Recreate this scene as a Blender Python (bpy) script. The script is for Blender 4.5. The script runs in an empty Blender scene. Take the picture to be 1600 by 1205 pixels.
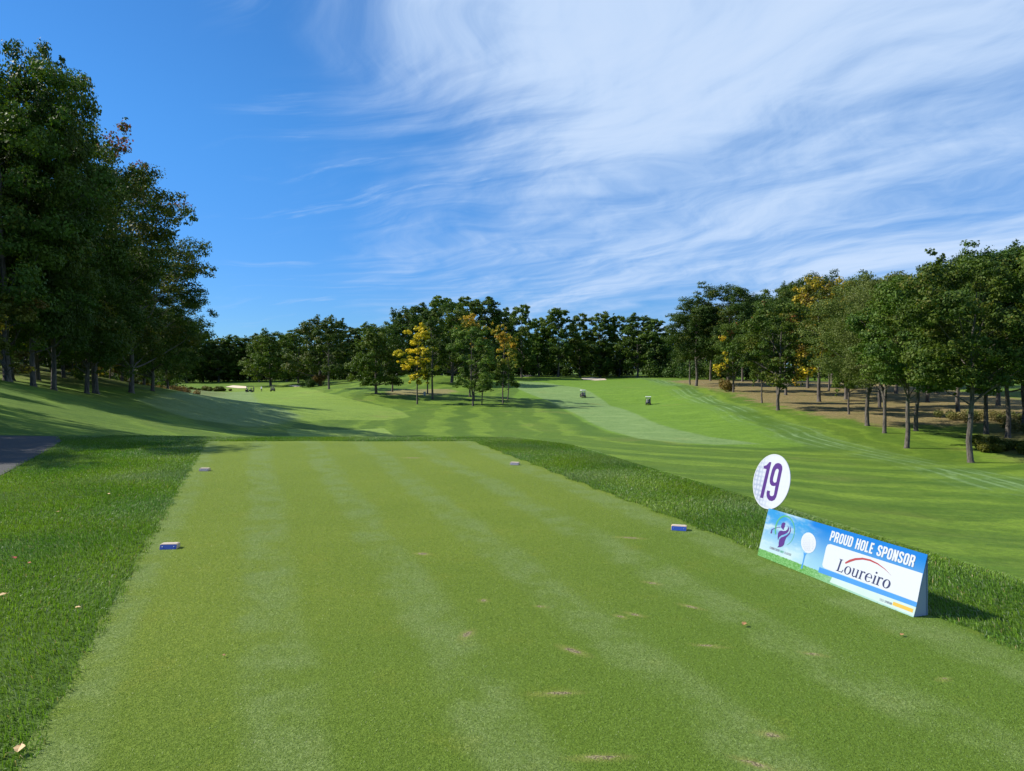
import bpy, bmesh, math, random
import numpy as np
from mathutils import Vector, Matrix
from mathutils.geometry import tessellate_polygon

random.seed(7); np.random.seed(7)
sc = bpy.context.scene
COL = sc.collection

# ------------------------------------------------------------------ camera
F = 1110.0; CX = 800.0; CY = 602.5; HOR = 575.0; EYE = 1.65
PITCH = math.atan((CY-HOR)/F)
cam_d = bpy.data.cameras.new('camera'); cam = bpy.data.objects.new('camera', cam_d); COL.objects.link(cam)
cam_d.sensor_width = 36.0; cam_d.lens = F/1600*36.0
cam_d.clip_start = 0.05; cam_d.clip_end = 6000
cam.location = (0, 0, EYE); cam.rotation_euler = (math.radians(90)-PITCH, 0, 0)
sc.camera = cam

# ------------------------------------------------------------------ light
SUN_EL = math.radians(39); SUN_DIR_XY = Vector((-1.0, 0.17)).normalized()   # horizontal direction towards the sun
sd = Vector((SUN_DIR_XY.x*math.cos(SUN_EL), SUN_DIR_XY.y*math.cos(SUN_EL), math.sin(SUN_EL)))
sun_d = bpy.data.lights.new('sun', 'SUN'); sun_d.energy = 5.0; sun_d.angle = math.radians(0.5); sun_d.color = (1.0, 0.94, 0.84)
sun = bpy.data.objects.new('sun', sun_d); COL.objects.link(sun)
sun.rotation_euler = sd.to_track_quat('Z', 'Y').to_euler()
sun.location = (-40, 0, 60)

sc.view_settings.view_transform = 'Standard'; sc.view_settings.look = 'None'
sc.view_settings.gamma = 1.0; sc.view_settings.exposure = 0.68
sc.cycles.max_bounces = 6; sc.cycles.transparent_max_bounces = 4
sc.cycles.diffuse_bounces = 3; sc.cycles.glossy_bounces = 2; sc.cycles.transmission_bounces = 3

# ------------------------------------------------------------------ node helpers
class NT:
    def __init__(s, nt): s.nt = nt
    def n(s, t, **kw):
        nd = s.nt.nodes.new(t)
        for k, v in kw.items():
            if k.startswith('i_'):
                nd.inputs[k[2:].replace('_', ' ')].default_value = v
            else: setattr(nd, k, v)
        return nd
    def l(s, a, b): s.nt.links.new(a, b)
    def val(s, sock, v):
        if isinstance(v, bpy.types.NodeSocket): s.l(v, sock)
        else: sock.default_value = v
    def m(s, op, a, b=None, c=None, clamp=False):
        nd = s.nt.nodes.new('ShaderNodeMath'); nd.operation = op; nd.use_clamp = clamp
        s.val(nd.inputs[0], a)
        if b is not None: s.val(nd.inputs[1], b)
        if c is not None: s.val(nd.inputs[2], c)
        return nd.outputs[0]
    def sstep(s, x, a, b, o0=0.0, o1=1.0):
        nd = s.nt.nodes.new('ShaderNodeMapRange'); nd.interpolation_type = 'SMOOTHSTEP'
        s.val(nd.inputs[0], x); nd.inputs[1].default_value = a; nd.inputs[2].default_value = b
        nd.inputs[3].default_value = o0; nd.inputs[4].default_value = o1
        return nd.outputs[0]
    def mix(s, f, a, b, mode='MIX'):
        nd = s.nt.nodes.new('ShaderNodeMix'); nd.data_type = 'RGBA'; nd.blend_type = mode
        s.val(nd.inputs[0], f)
        for i, v in ((6, a), (7, b)):
            if isinstance(v, bpy.types.NodeSocket): s.l(v, nd.inputs[i])
            else: nd.inputs[i].default_value = (*v, 1) if len(v) == 3 else v
        return nd.outputs[2]
    def attr(s, name, out='Fac'):
        nd = s.nt.nodes.new('ShaderNodeAttribute'); nd.attribute_name = name
        return nd.outputs[out]
    def noise(s, vec, scale, detail=3, rough=0.5, dist=0.0, out='Fac'):
        nd = s.nt.nodes.new('ShaderNodeTexNoise')
        if vec is not None: s.l(vec, nd.inputs['Vector'])
        nd.inputs['Scale'].default_value = scale; nd.inputs['Detail'].default_value = detail
        nd.inputs['Roughness'].default_value = rough; nd.inputs['Distortion'].default_value = dist
        return nd.outputs[out]
    def mapping(s, vec, scale=(1,1,1), rot=(0,0,0), loc=(0,0,0)):
        nd = s.nt.nodes.new('ShaderNodeMapping')
        s.l(vec, nd.inputs[0]); nd.inputs['Location'].default_value = loc
        nd.inputs['Rotation'].default_value = rot; nd.inputs['Scale'].default_value = scale
        return nd.outputs[0]

def mat(name):
    m = bpy.data.materials.new(name); m.use_nodes = True
    t = NT(m.node_tree); b = m.node_tree.nodes['Principled BSDF']
    return m, t, b
def paint(name, col, rough=0.5, spec=0.5, metal=0.0, var=0.06, scale=30.0):
    m, t, b = mat(name)
    tc = t.n('ShaderNodeTexCoord').outputs['Object']
    nz = t.noise(tc, scale, 3, 0.6)
    f = t.m('MULTIPLY_ADD', nz, 2*var, 1-var)
    c = t.n('ShaderNodeVectorMath', operation='SCALE'); c.inputs[0].default_value = col[:3]; t.l(f, c.inputs['Scale'])
    t.l(c.outputs[0], b.inputs['Base Color'])
    b.inputs['Roughness'].default_value = rough; b.inputs['Specular IOR Level'].default_value = spec
    b.inputs['Metallic'].default_value = metal
    return m

# ------------------------------------------------------------------ sky with cirrus
w = bpy.data.worlds.new('World'); sc.world = w; w.use_nodes = True
t = NT(w.node_tree); bg = w.node_tree.nodes['Background']
sky = t.n('ShaderNodeTexSky', sky_type='NISHITA'); sky.sun_disc = False
sky.sun_elevation = SUN_EL; sky.sun_rotation = math.atan2(SUN_DIR_XY.x, SUN_DIR_XY.y)
sky.altitude = 100; sky.air_density = 0.9; sky.dust_density = 0.1; sky.ozone_density = 4.0
dirv = t.n('ShaderNodeTexCoord').outputs['Generated']
sx = t.n('ShaderNodeSeparateXYZ'); t.l(dirv, sx.inputs[0])
zz = t.m('ADD', t.m('MAXIMUM', sx.outputs[2], 0.0), 0.10)
px_ = t.m('DIVIDE', sx.outputs[0], zz); py_ = t.m('DIVIDE', sx.outputs[1], zz)
cmb = t.n('ShaderNodeCombineXYZ'); t.l(px_, cmb.inputs[0]); t.l(py_, cmb.inputs[1])
P = cmb.outputs[0]
def rotz(v, deg):
    nd = t.n('ShaderNodeVectorRotate', rotation_type='Z_AXIS'); t.l(v, nd.inputs['Vector']); nd.inputs['Angle'].default_value = math.radians(deg); return nd.outputs[0]
wn = t.noise(P, 0.55, 3, 0.5, out='Color')
wv = t.n('ShaderNodeVectorMath', operation='MULTIPLY_ADD'); t.l(wn, wv.inputs[0]); wv.inputs[1].default_value = (1.5, 1.5, 0); t.l(P, wv.inputs[2])
PW = wv.outputs[0]
# streamers blown along one direction, crossed by finer combed wisps
A_ = rotz(PW, 62); B2_ = rotz(PW, 96); C2_ = rotz(PW, 20)
s1 = t.noise(t.mapping(A_, (0.34, 1.15, 1), loc=(1.7, 0.4, 0)), 1.0, 5, 0.52)
s2 = t.noise(t.mapping(A_, (0.9, 5.2, 1)), 1.0, 7, 0.60)
s3 = t.noise(P, 0.62, 4, 0.5)
s4 = t.noise(t.mapping(B2_, (1.3, 8.5, 1)), 1.0, 6, 0.6)
s5 = t.noise(t.mapping(C2_, (1.2, 6.5, 1)), 1.0, 6, 0.6)
az = t.m('DIVIDE', sx.outputs[0], t.m('MAXIMUM', sx.outputs[1], 0.05))
edge = t.m('ADD', az, t.m('MULTIPLY_ADD', s1, 0.40, -0.20))
edge = t.m('ADD', edge, t.m('MULTIPLY_ADD', s5, 0.42, -0.21))
edge = t.m('ADD', edge, t.m('MULTIPLY', t.sstep(sx.outputs[2], 0.16, 0.46), 0.06))
edge = t.m('ADD', edge, t.m('MULTIPLY', t.sstep(sx.outputs[2], 0.30, 0.44), 0.10))
cov = t.sstep(edge, -0.30, 0.20)
dens = t.m('ADD', t.m('MULTIPLY', s1, 0.90), t.m('MULTIPLY', s2, 0.42))
dens = t.m('ADD', dens, t.m('MULTIPLY', s3, 0.35))
dens = t.m('ADD', dens, t.m('MULTIPLY', s4, 0.22))
dens = t.m('ADD', dens, t.m('MULTIPLY', s5, 0.16))
body = t.m('MULTIPLY', t.sstep(sx.outputs[2], -0.04, 0.14), t.sstep(sx.outputs[2], 0.55, 0.36, 0.7, 1.0))
dens = t.m('ADD', dens, t.m('MULTIPLY', body, 0.16))
mid = t.m('MULTIPLY', t.sstep(t.m('ABSOLUTE', t.m('SUBTRACT', az, 0.15)), 0.4, 0.0), t.sstep(sx.outputs[2], 0.10, 0.22))
dens = t.m('ADD', dens, t.m('MULTIPLY', mid, 0.12))
dn = t.sstep(dens, 0.83, 1.36)
alpha = t.m('MULTIPLY', t.m('MULTIPLY', dn, cov), 0.92)
wz = t.noise(t.mapping(C2_, (0.9, 3.2, 1), loc=(3.1, 8.2, 0)), 1.0, 6, 0.6)
wm = t.m('MULTIPLY', t.sstep(wz, 0.54, 0.80), t.sstep(az, -0.46, -0.28))
alpha = t.m('MAXIMUM', alpha, t.m('MULTIPLY', wm, 0.9))
tint = t.mix(1.0, sky.outputs[0], t.mix(t.sstep(sx.outputs[2], 0.0, 0.34), (0.34, 0.60, 0.96), (0.38, 0.84, 1.18)), 'MULTIPLY')
CLOUD = t.mix(t.sstep(dens, 1.0, 1.5), (3.1, 4.6, 7.0), (4.7, 5.8, 7.5))
skyc = t.mix(alpha, tint, CLOUD)
t.l(skyc, bg.inputs['Color']); bg.inputs['Strength'].default_value = 0.085

# ------------------------------------------------------------------ pixel -> world helpers (modelling aid)
cp, sp = math.cos(PITCH), math.sin(PITCH)
def ray(px, py):
    a = (px-CX)/F; b = (CY-py)/F
    d = np.array([a, cp + b*sp, -sp + b*cp])
    return d/d[1]
def at(px, py, d):
    r = ray(px, py); return (r[0]*d, d, EYE + r[2]*d)

# ------------------------------------------------------------------ terrain
CTRL = [(0,680,18),(0,650,25),(0,620,33),(0,590,45),(45,601,52),(-220,560,45),(88,609,60),(135,613,66),(200,608,85),(260,606,110),
 (-300,575,25),(-300,600,20),(-100,540,100),(-350,560,90),
 (150,650,38),(100,668,28),(260,660,50),(320,676,55),(400,672,75),(470,660,95),(469,638,120),(408,613,222),(300,612,200),(280,605,180),(540,683,80),(408,631,140),(400,622,168),(396,616,195),(335,630,142),(340,619,178),(440,621,178),(470,628,150),
 (650,632,154),(600,612,180),(515,606,190),(590,612,170),(560,598,240),(620,587,235),(640,584,240),(690,587,240),(380,600,270),(300,598,290),(200,598,290),(100,590,290),
 (700,640,130),(740,634,150),(785,631,155),(860,622,175),(911,622,182),(1013,635,164),(937,594,270),(850,588,290),(1000,588,290),(1050,590,260),
 (760,606,215),(1088,602,190),(1145,611,160),(1190,629,130),(1216,642,115),(1278,627,140),(1327,646,105),(1353,664,92),(1381,673,85),(1417,700,72),(1519,726,62),
 (1430,678,88),(1600,640,110),(1600,700,72),(1600,600,170),(1300,596,220),(1450,597,210),(1600,750,50),(1400,760,42),(1200,720,55),(1600,850,28),
 (1600,930,19),(1250,790,31),(1000,720,48),(1000,680,85),(800,690,60),(800,686,84),(900,700,55),(620,684,70),(1100,660,110),(2100,760,40),(2100,650,120),(2200,900,16)]
pts = [at(*c) for c in CTRL] + [(0,420,-1.5),(-300,450,-2),(300,420,1),(0,900,-2),(-900,600,2),(900,600,2),(0,2500,0),(-2500,800,0),(2500,800,0),
       (0,-60,0),(-60,-60,1),(60,-60,-5),(-60,0,3),(60,0,-6),(-30,5,.6),(0,-300,0),(-500,0,3),(500,0,-4),(0,-2500,0),(25,-10,-4.5)]
pts = np.array(pts, float)
def tps_fit(p):
    n = len(p); X = p[:, :2]/100.0
    d = np.linalg.norm(X[:, None]-X[None], axis=2)
    K = np.where(d > 0, d*1.0, 0.0)      # linear (biharmonic-3d) kernel: no overshoot
    A = np.zeros((n+3, n+3)); A[:n, :n] = K - np.eye(n)*0.004; A[:n, n] = 1; A[:n, n+1:] = X; A[n, :n] = 1; A[n+1:, :n] = X.T
    b = np.zeros(n+3); b[:n] = p[:, 2]
    return np.linalg.solve(A, b)
TW = tps_fit(pts)
def tps(x, y):
    x = np.atleast_1d(np.asarray(x, float))/100; y = np.atleast_1d(np.asarray(y, float))/100
    out = np.zeros(x.shape)
    fx, fy, fo = x.ravel(), y.ravel(), out.ravel()
    n = len(pts); C = pts[:, :2]/100
    for i in range(0, len(fx), 20000):
        a, b = fx[i:i+20000], fy[i:i+20000]
        d = np.sqrt((a[:, None]-C[None, :, 0])**2 + (b[:, None]-C[None, :, 1])**2 + 0.0012)
        fo[i:i+20000] = d @ TW[:n] + TW[n] + a*TW[n+1] + b*TW[n+2]
    return fo.reshape(x.shape)
def sdist(x, y, poly):
    """signed distance, positive inside"""
    x = np.asarray(x, float); y = np.asarray(y, float)
    best = np.full(x.shape, 1e9); ins = np.zeros(x.shape, bool)
    n = len(poly)
    for i in range(n):
        x0, y0 = poly[i]; x1, y1 = poly[(i+1) % n]
        dx, dy = x1-x0, y1-y0; L = dx*dx+dy*dy+1e-12
        tt = np.clip(((x-x0)*dx+(y-y0)*dy)/L, 0, 1)
        best = np.minimum(best, (x-x0-tt*dx)**2+(y-y0-tt*dy)**2)
        c = (y0 > y) != (y1 > y)
        xi = x0 + (y-y0)*dx/(dy if abs(dy) > 1e-9 else 1e-9)
        ins ^= c & (x < xi)
    best = np.sqrt(best)
    return np.where(ins, best, -best)
def ldist(x, y, line):
    best = np.full(np.shape(x), 1e9)
    for (x0, y0), (x1, y1) in zip(line[:-1], line[1:]):
        dx, dy = x1-x0, y1-y0; L = dx*dx+dy*dy+1e-12
        tt = np.clip(((x-x0)*dx+(y-y0)*dy)/L, 0, 1)
        best = np.minimum(best, (x-x0-tt*dx)**2+(y-y0-tt*dy)**2)
    return np.sqrt(best)
PLATEAU = [(-30,17.9),(-16,17.7),(-11,17.4),(-7,16.75),(-.9,16.7),(-.1,16.65),(1.0,15.3),(1.9,12.1),(2.66,9.4),(3.02,8),(3.8,5.1),(5.6,-.5),(8,-8),(-30,-8)]
def H(x, y):
    x = np.asarray(x, float); y = np.asarray(y, float)
    z = tps(x, y).reshape(np.shape(x)) if np.ndim(x) else tps(x, y)[0]
    near = (np.abs(x) < 60) & (y < 60) & (y > -40)
    s = np.maximum(0, -sdist(x, y, PLATEAU))
    lim = 0.62*s*s/(s+1.1)
    az_ = np.abs(z)
    k = np.minimum(az_, lim)
    z2 = np.sign(z)*(k - 0.10*np.exp(-np.abs(az_-lim)*2.0)*np.minimum(1, s)*(k > .2))
    # gentle rolling
    roll = 0.12*np.sin(x*0.11+1.3)*np.sin(y*0.087+0.5) * np.clip((s-6)/20, 0, 1)
    return np.where(near, z2, z) + roll
def hit(px, py, y0=2.0, y1=420.0):
    r = ray(px, py); ys = np.exp(np.linspace(math.log(y0), math.log(y1), 1400))
    zt = H(r[0]*ys, ys); zr = EYE + r[2]*ys
    b = np.where(zr < zt)[0]
    i = b[0] if len(b) else len(ys)-1
    return (r[0]*ys[i], ys[i])
def polyhit(lst, y0=2.0): return [hit(a, b, y0) for a, b in lst]

def axis(lim_neg, lim_pos, s0, g, flat):
    out = [0.0]; v = 0.0
    while v < lim_pos:
        v += s0*max(1.0, abs(v)/flat)**g; out.append(v)
    neg = []; v = 0.0
    while v > lim_neg:
        v -= s0*max(1.0, abs(v)/flat)**g; neg.append(v)
    return np.array(neg[::-1]+out)
ax = axis(-3000, 3000, 0.34, 0.92, 18); ay = axis(-3000, 3500, 0.34, 0.66, 24)
GX, GY = np.meshgrid(ax, ay)
GZ = H(GX.ravel(), GY.ravel()).reshape(GX.shape)

def grid_mesh(name, GX, GY, GZ):
    ny, nx = GX.shape
    co = np.stack([GX, GY, GZ], -1).reshape(-1, 3)
    i = np.arange(ny-1)[:, None]*nx + np.arange(nx-1)[None]
    q = np.stack([i, i+1, i+nx+1, i+nx], -1).reshape(-1, 4)
    return raw_mesh(name, co, q)
def raw_mesh(name, co, faces, smooth=True):
    me = bpy.data.meshes.new(name)
    co = np.ascontiguousarray(co, dtype=np.float32); faces = np.ascontiguousarray(faces, dtype=np.int32)
    k = faces.shape[1]
    me.vertices.add(len(co)); me.vertices.foreach_set('co', co.ravel())
    me.loops.add(faces.size); me.loops.foreach_set('vertex_index', faces.ravel())
    me.polygons.add(len(faces)); me.polygons.foreach_set('loop_start', np.arange(0, faces.size, k, dtype=np.int32))
    me.polygons.foreach_set('loop_total', np.full(len(faces), k, dtype=np.int32))
    me.update(calc_edges=True)
    me.polygons.foreach_set('use_smooth', np.full(len(faces), smooth))
    me.validate(verbose=False)
    return me
def fattr(me, name, vals, dom='POINT'):
    a = me.attributes.new(name, 'FLOAT', dom); a.data.foreach_set('value', np.ascontiguousarray(vals, dtype=np.float32).ravel())
def cattr(me, name, vals, dom='POINT'):
    a = me.attributes.new(name, 'FLOAT_COLOR', dom)
    v = np.ones((len(vals), 4), np.float32); v[:, :3] = vals; a.data.foreach_set('color', v.ravel())
def link(name, me, m=None, parent=None, loc=None):
    o = bpy.data.objects.new(name, me); COL.objects.link(o)
    if m is not None:
        if isinstance(m, (list, tuple)):
            for q in m: me.materials.append(q)
        else: me.materials.append(m)
    if parent: o.parent = parent
    if loc is not None: o.location = loc
    return o
def tag(o, label=None, cat=None, group=None, kind=None):
    if label: o['label'] = label
    if cat: o['category'] = cat
    if group: o['group'] = group
    if kind: o['kind'] = kind
    return o
def thing(name, label, cat, loc, rz=0.0, group=None, scale=None):
    o = bpy.data.objects.new(name, None); COL.objects.link(o); o.empty_display_size = 0.3
    o.location = loc; o.rotation_euler = (0, 0, rz)
    if scale: o.scale = scale
    return tag(o, label, cat, group)

# areas drawn on the course, traced in the picture and laid on the terrain
P_LEFT = polyhit([(282,613),(345,606),(430,603),(440,599),(462,601),(500,612),(540,622),(590,633),(628,643),(641,652),(600,657),(520,656),(430,656),(330,655),(250,640),(215,625)], 60)
P_LEFTPALE = polyhit([(282,613),(300,609),(392,609),(400,622),(415,632),(470,650),(430,664),(300,655),(215,625)], 60)
P_LOWTEE = polyhit([(448,670),(600,669),(620,682),(456,682)], 40)
P_LIME = polyhit([(815,604),(850,593),(900,593),(1000,592),(1060,605),(1120,635),(1180,662),(1262,697),(1200,700),(1060,694),(960,678),(905,655),(860,628),(800,622)], 50)
P_PALE = polyhit([(812,596),(850,598),(905,606),(925,614),(945,627),(975,640),(1010,655),(1060,672),(1110,683),(1190,694),(1120,695),(1060,692),(1000,686),(950,672),(905,650),(860,628),(806,606)], 50)
P_DIRT = polyhit([(1035,596),(1100,593),(1300,596),(1450,606),(1599,622),(1700,640),(1700,672),(1530,668),(1440,668),(1380,668),(1300,656),(1240,646),(1180,630),(1120,612)], 60)
P_DIRT2 = polyhit([(604,610),(700,608),(716,612),(690,617),(606,618)], 60)
P_BRUSH = polyhit([(1532,668),(1600,655),(1760,650),(1760,735),(1620,722),(1545,700)], 40)
L_TRACK = [hit(*p, 40) for p in [(1000,590),(1035,596),(1075,612),(1120,632),(1180,655),(1245,682),(1320,702),(1420,722),(1520,742),(1640,770)]]
gx, gy = GX.ravel(), GY.ravel()
gm = grid_mesh('ground', GX, GY, GZ)
for nm, pl in (('a_left', P_LEFT), ('a_leftpale', P_LEFTPALE), ('a_lowtee', P_LOWTEE), ('a_lime', P_LIME), ('a_pale', P_PALE), ('a_dirt', P_DIRT), ('a_dirt2', P_DIRT2), ('a_brush', P_BRUSH)):
    fattr(gm, nm, sdist(gx, gy, pl))
def sline(x, y, line):
    best = np.full(np.shape(x), 1e9); sgn = np.ones(np.shape(x))
    for (x0, y0), (x1, y1) in zip(line[:-1], line[1:]):
        dx, dy = x1-x0, y1-y0; L = dx*dx+dy*dy+1e-12
        tt = np.clip(((x-x0)*dx+(y-y0)*dy)/L, 0, 1)
        d = (x-x0-tt*dx)**2+(y-y0-tt*dy)**2
        s_ = np.sign((x-x0)*dy-(y-y0)*dx); c = d < best
        best = np.where(c, d, best); sgn = np.where(c, s_, sgn)
    return np.sqrt(best)*sgn
fattr(gm, 'a_track', sline(gx, gy, L_TRACK))
far = np.clip((np.hypot(gx, gy-100)-330)/150, 0, 1); fattr(gm, 'a_far', far)
fattr(gm, 'a_plat', sdist(gx, gy, PLATEAU))
WOODL = [(-34,40),(-46,60),(-48,85),(-52,120),(-80,200),(-400,260),(-400,30),(-60,20)]
fattr(gm, 'a_wood', sdist(gx, gy, WOODL))

# ---- ground material
GM, t, b = mat('mown grass')
geo = t.n('ShaderNodeNewGeometry'); POS = geo.outputs['Position']
nbig = t.noise(POS, 0.035, 4, 0.55); nmid = t.noise(POS, 0.35, 4, 0.6); nfine = t.noise(POS, 4.0, 4, 0.7); nvf = t.noise(POS, 28.0, 3, 0.7)
warp = t.m('MULTIPLY_ADD', t.noise(POS, 0.12, 3, 0.5), 3.0, -1.5)
c = t.mix(t.sstep(nbig, 0.35, 0.65), (0.0614, 0.1217, 0.0083), (0.0883, 0.1465, 0.0114))
c = t.mix(t.m('MULTIPLY', t.sstep(nmid, 0.35, 0.75), 0.5), c, (0.0538, 0.1279, 0.0114))
# mowing bands that follow the fairway edge
lim = t.attr('a_lime')
ph = t.m('ADD', lim, t.m('MULTIPLY', warp, 2.2))
band = t.m('SINE', t.m('MULTIPLY', ph, 1.05))
band2 = t.m('SINE', t.m('MULTIPLY', t.m('ADD', ph, t.m('MULTIPLY', nbig, 9.0)), 0.75))
bm_ = t.m('MULTIPLY', t.sstep(band, -0.35, 0.35), t.sstep(nmid, 0.2, 0.5))
c = t.mix(t.m('MULTIPLY', bm_, 0.95), c, (0.1295, 0.2116, 0.0177))
c = t.mix(t.m('MULTIPLY', t.sstep(band2, 0.1, 0.9), 0.70), c, (0.0432, 0.0990, 0.0076))
# narrow combed streaks across the line of sight
stv = t.noise(t.mapping(POS, (0.28, 1.9, 0.3), (0, 0, 0.10)), 1.0, 5, 0.7)
c = t.mix(t.m('MULTIPLY', t.sstep(stv, 0.42, 0.70), 0.60), c, (0.1200, 0.1806, 0.0222))
# mown areas
def area(c, name, colr, w_, nz=0.6, f=1.0):
    a_ = t.m('ADD', t.attr(name), t.m('MULTIPLY_ADD', nmid, nz, -nz/2))
    return t.mix(t.m('MULTIPLY', t.sstep(a_, -w_, w_), f), c, colr)
fw1 = t.mix(t.sstep(nmid, 0.3, 0.7), (0.1583, 0.2425, 0.0316), (0.1775, 0.2631, 0.0392))
collar = t.m('MULTIPLY', t.sstep(lim, -5.0, -1.0), t.sstep(lim, 1.0, -0.5))
c = t.mix(t.m('MULTIPLY', collar, 0.55), c, (0.0528, 0.1187, 0.0126))
c = area(c, 'a_left', fw1, 0.35)
fwp = t.mix(t.sstep(nmid, 0.3, 0.7), (0.1583, 0.2270, 0.0745), (0.1775, 0.2528, 0.0911))
c = area(c, 'a_leftpale', fwp, 1.0)
lowt = t.mix(t.sstep(t.m('SINE', t.m('MULTIPLY', t.n('ShaderNodeSeparateXYZ').outputs[0], 1.0)), 0, .1), (0.1919, 0.2992, 0.0348), (0.1919, 0.2992, 0.0348))
c = area(c, 'a_lowtee', (0.210, 0.300, 0.060), 0.15, 0.1)
lowt2 = ((0.1775, 0.2735, 0.0348))
lmc = t.mix(t.sstep(nmid, 0.3, 0.7), (0.1056, 0.2012, 0.0159), (0.1200, 0.2218, 0.0222))
c = area(c, 'a_lime', lmc, 0.4)
plc = t.mix(t.sstep(nmid, 0.3, 0.7), (0.1440, 0.2322, 0.0745), (0.1727, 0.2631, 0.0911))
c = area(c, 'a_pale', plc, 0.5)
# dry ground under the trees, in broken patches
dn_ = t.noise(POS, 0.22, 5, 0.65)
dmask = t.sstep(t.m('ADD', t.attr('a_dirt'), t.m('MULTIPLY_ADD', dn_, 16.0, -9.0)), -1.5, 2.5)
dcol = t.mix(t.sstep(nfine, 0.3, 0.75), (0.160, 0.105, 0.052), (0.27, 0.195, 0.105))
dcol = t.mix(t.sstep(dn_, 0.58, 0.72), dcol, (0.1176, 0.1545, 0.0460))
c = t.mix(dmask, c, dcol)
dm2 = t.sstep(t.m('ADD', t.attr('a_dirt2'), t.m('MULTIPLY_ADD', dn_, 6.0, -3.0)), -1.0, 1.5)
c = t.mix(t.m('MULTIPLY', dm2, 0.8), c, (0.27, 0.20, 0.105))
yel = t.m('MULTIPLY', t.sstep(t.noise(POS, 0.07, 4, 0.6), 0.58, 0.72), 0.35)
c = t.mix(yel, c, (0.22, 0.20, 0.06))
c = t.mix(t.sstep(t.attr('a_brush'), -2, 2), c, (0.16, 0.14, 0.05))
# cart tracks
tr = t.attr('a_track')
trn = t.m('ADD', tr, t.m('MULTIPLY_ADD', t.noise(POS, 0.035, 1, 0.4), 5.0, -2.5))
lines = t.sstep(t.m('SINE', t.m('MULTIPLY', trn, 4.2)), 0.35, 0.95)
lines2 = t.sstep(t.m('SINE', t.m('MULTIPLY', t.m('ADD', trn, t.m('MULTIPLY', nbig, 9.0)), 2.9)), 0.6, 0.98)
tm = t.m('MULTIPLY', t.sstep(t.m('ABSOLUTE', trn), 4.6, 1.0), t.sstep(t.noise(POS, 0.1, 3, 0.6), 0.3, 0.6))
c = t.mix(t.m('MULTIPLY', tm, 0.55), c, (0.0816, 0.1599, 0.0412))
c = t.mix(t.m('MULTIPLY', t.m('MULTIPLY', t.m('MAXIMUM', lines, t.m('MULTIPLY', lines2, .5)), t.m('MULTIPLY', tm, t.sstep(t.noise(POS, .5, 3, .6), .3, .6, .35, 1.0))), 0.75), c, (0.1919, 0.2941, 0.1325))
# turf mottling everywhere
mt1 = t.noise(POS, 0.9, 5, 0.72); mt2 = t.noise(t.mapping(POS, (0.5, 1.6, 0.5)), 0.25, 5, 0.7)
c = t.mix(t.m('MULTIPLY', t.sstep(mt1, 0.44, 0.66), 0.65), c, t.mix(1.0, c, (0.62, 0.70, 0.60), 'MULTIPLY'))
c = t.mix(t.m('MULTIPLY', t.sstep(mt2, 0.46, 0.64), 0.65), c, t.mix(1.0, c, (1.35, 1.25, 1.3), 'MULTIPLY'))
# leaf litter under the wood on the left
c = t.mix(t.m('MULTIPLY', t.sstep(t.attr('a_wood'), -3, 4), t.sstep(nfine, 0.45, 0.6)), c, (0.13, 0.09, 0.04))
# rough on the plateau: soil and thatch between blades
c = t.mix(t.sstep(t.attr('a_plat'), -1.2, 0.2), c, (0.0432, 0.0877, 0.0089))
c = t.mix(t.m('MULTIPLY', t.sstep(nvf, 0.3, 0.8), 0.35), c, (0.1536, 0.2270, 0.0316))
c = t.mix(t.m('MULTIPLY', t.sstep(nfine, 0.62, 0.35), 0.35), c, (0.0288, 0.0619, 0.0063))
t.l(c, b.inputs['Base Color']); b.inputs['Roughness'].default_value = 0.8; b.inputs['Specular IOR Level'].default_value = 0.12
bp = t.n('ShaderNodeBump'); bp.inputs['Strength'].default_value = 0.7; bp.inputs['Distance'].default_value = 0.06
t.l(t.m('ADD', t.m('MULTIPLY', nfine, 0.8), t.m('MULTIPLY', nvf, 0.35)), bp.inputs['Height']); t.l(bp.outputs[0], b.inputs['Normal'])
tag(link('ground', gm, GM), 'rolling mown golf course grass', kind='structure')

# ------------------------------------------------------------------ tee (closely mown, raised a few millimetres as its own turf)
TL, TR, BR_, BL_ = (-6.88, 15.9), (-0.86, 15.9), (2.97+.325*6.5, -2.4), (-2.04+0.372*5.3, -2.4)
TEE = [TL, (-3.9, 15.93), TR, BR_, BL_]
DIVOTS = []
for (px, py, l, w_, a_) in [(730,993,.10,.05,1.2),(896,1018,.14,.045,-.75),(871,1085,.16,.035,.1),(937,1186,.17,.035,.05),(1180,1196,.12,.035,-.6),(992,961,.10,.035,-.6),(969,964,.07,.03,-.7),
    (1108,1010,.13,.03,-.25),(1272,1024,.10,.03,-.45),(1080,949,.12,.035,-.7),(985,842,.18,.05,-.25),(660,866,.10,.06,-.4),(756,940,.05,.05,0),(645,716,.25,.08,0),
    (1205,1150,.08,.04,-.3),(845,949,.07,.03,-.2),(1475,1064,.06,.03,.3),(1018,912,.10,.04,-.5)]:
    r = ray(px, py); d = -EYE/r[2]; DIVOTS.append((r[0]*d, d, l/2, w_/2, a_))
tx, ty = np.meshgrid(np.arange(-8.2, 5.6, 0.03), np.arange(-2.4, 16.0, 0.03))
nyy, nxx = tx.shape
# warp a unit grid into the tee quad so its border is exact
u = np.linspace(0, 1, 300); v = np.linspace(0, 1, 560)
U, V = np.meshgrid(u, v)
Lx = BL_[0]+(TL[0]-BL_[0])*V; Rx = BR_[0]+(TR[0]-BR_[0])*V
TX = Lx+(Rx-Lx)*U; TY = -2.4+(15.9+2.4)*V + 0.02*np.sin(U*19)*(V > .999)
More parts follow.
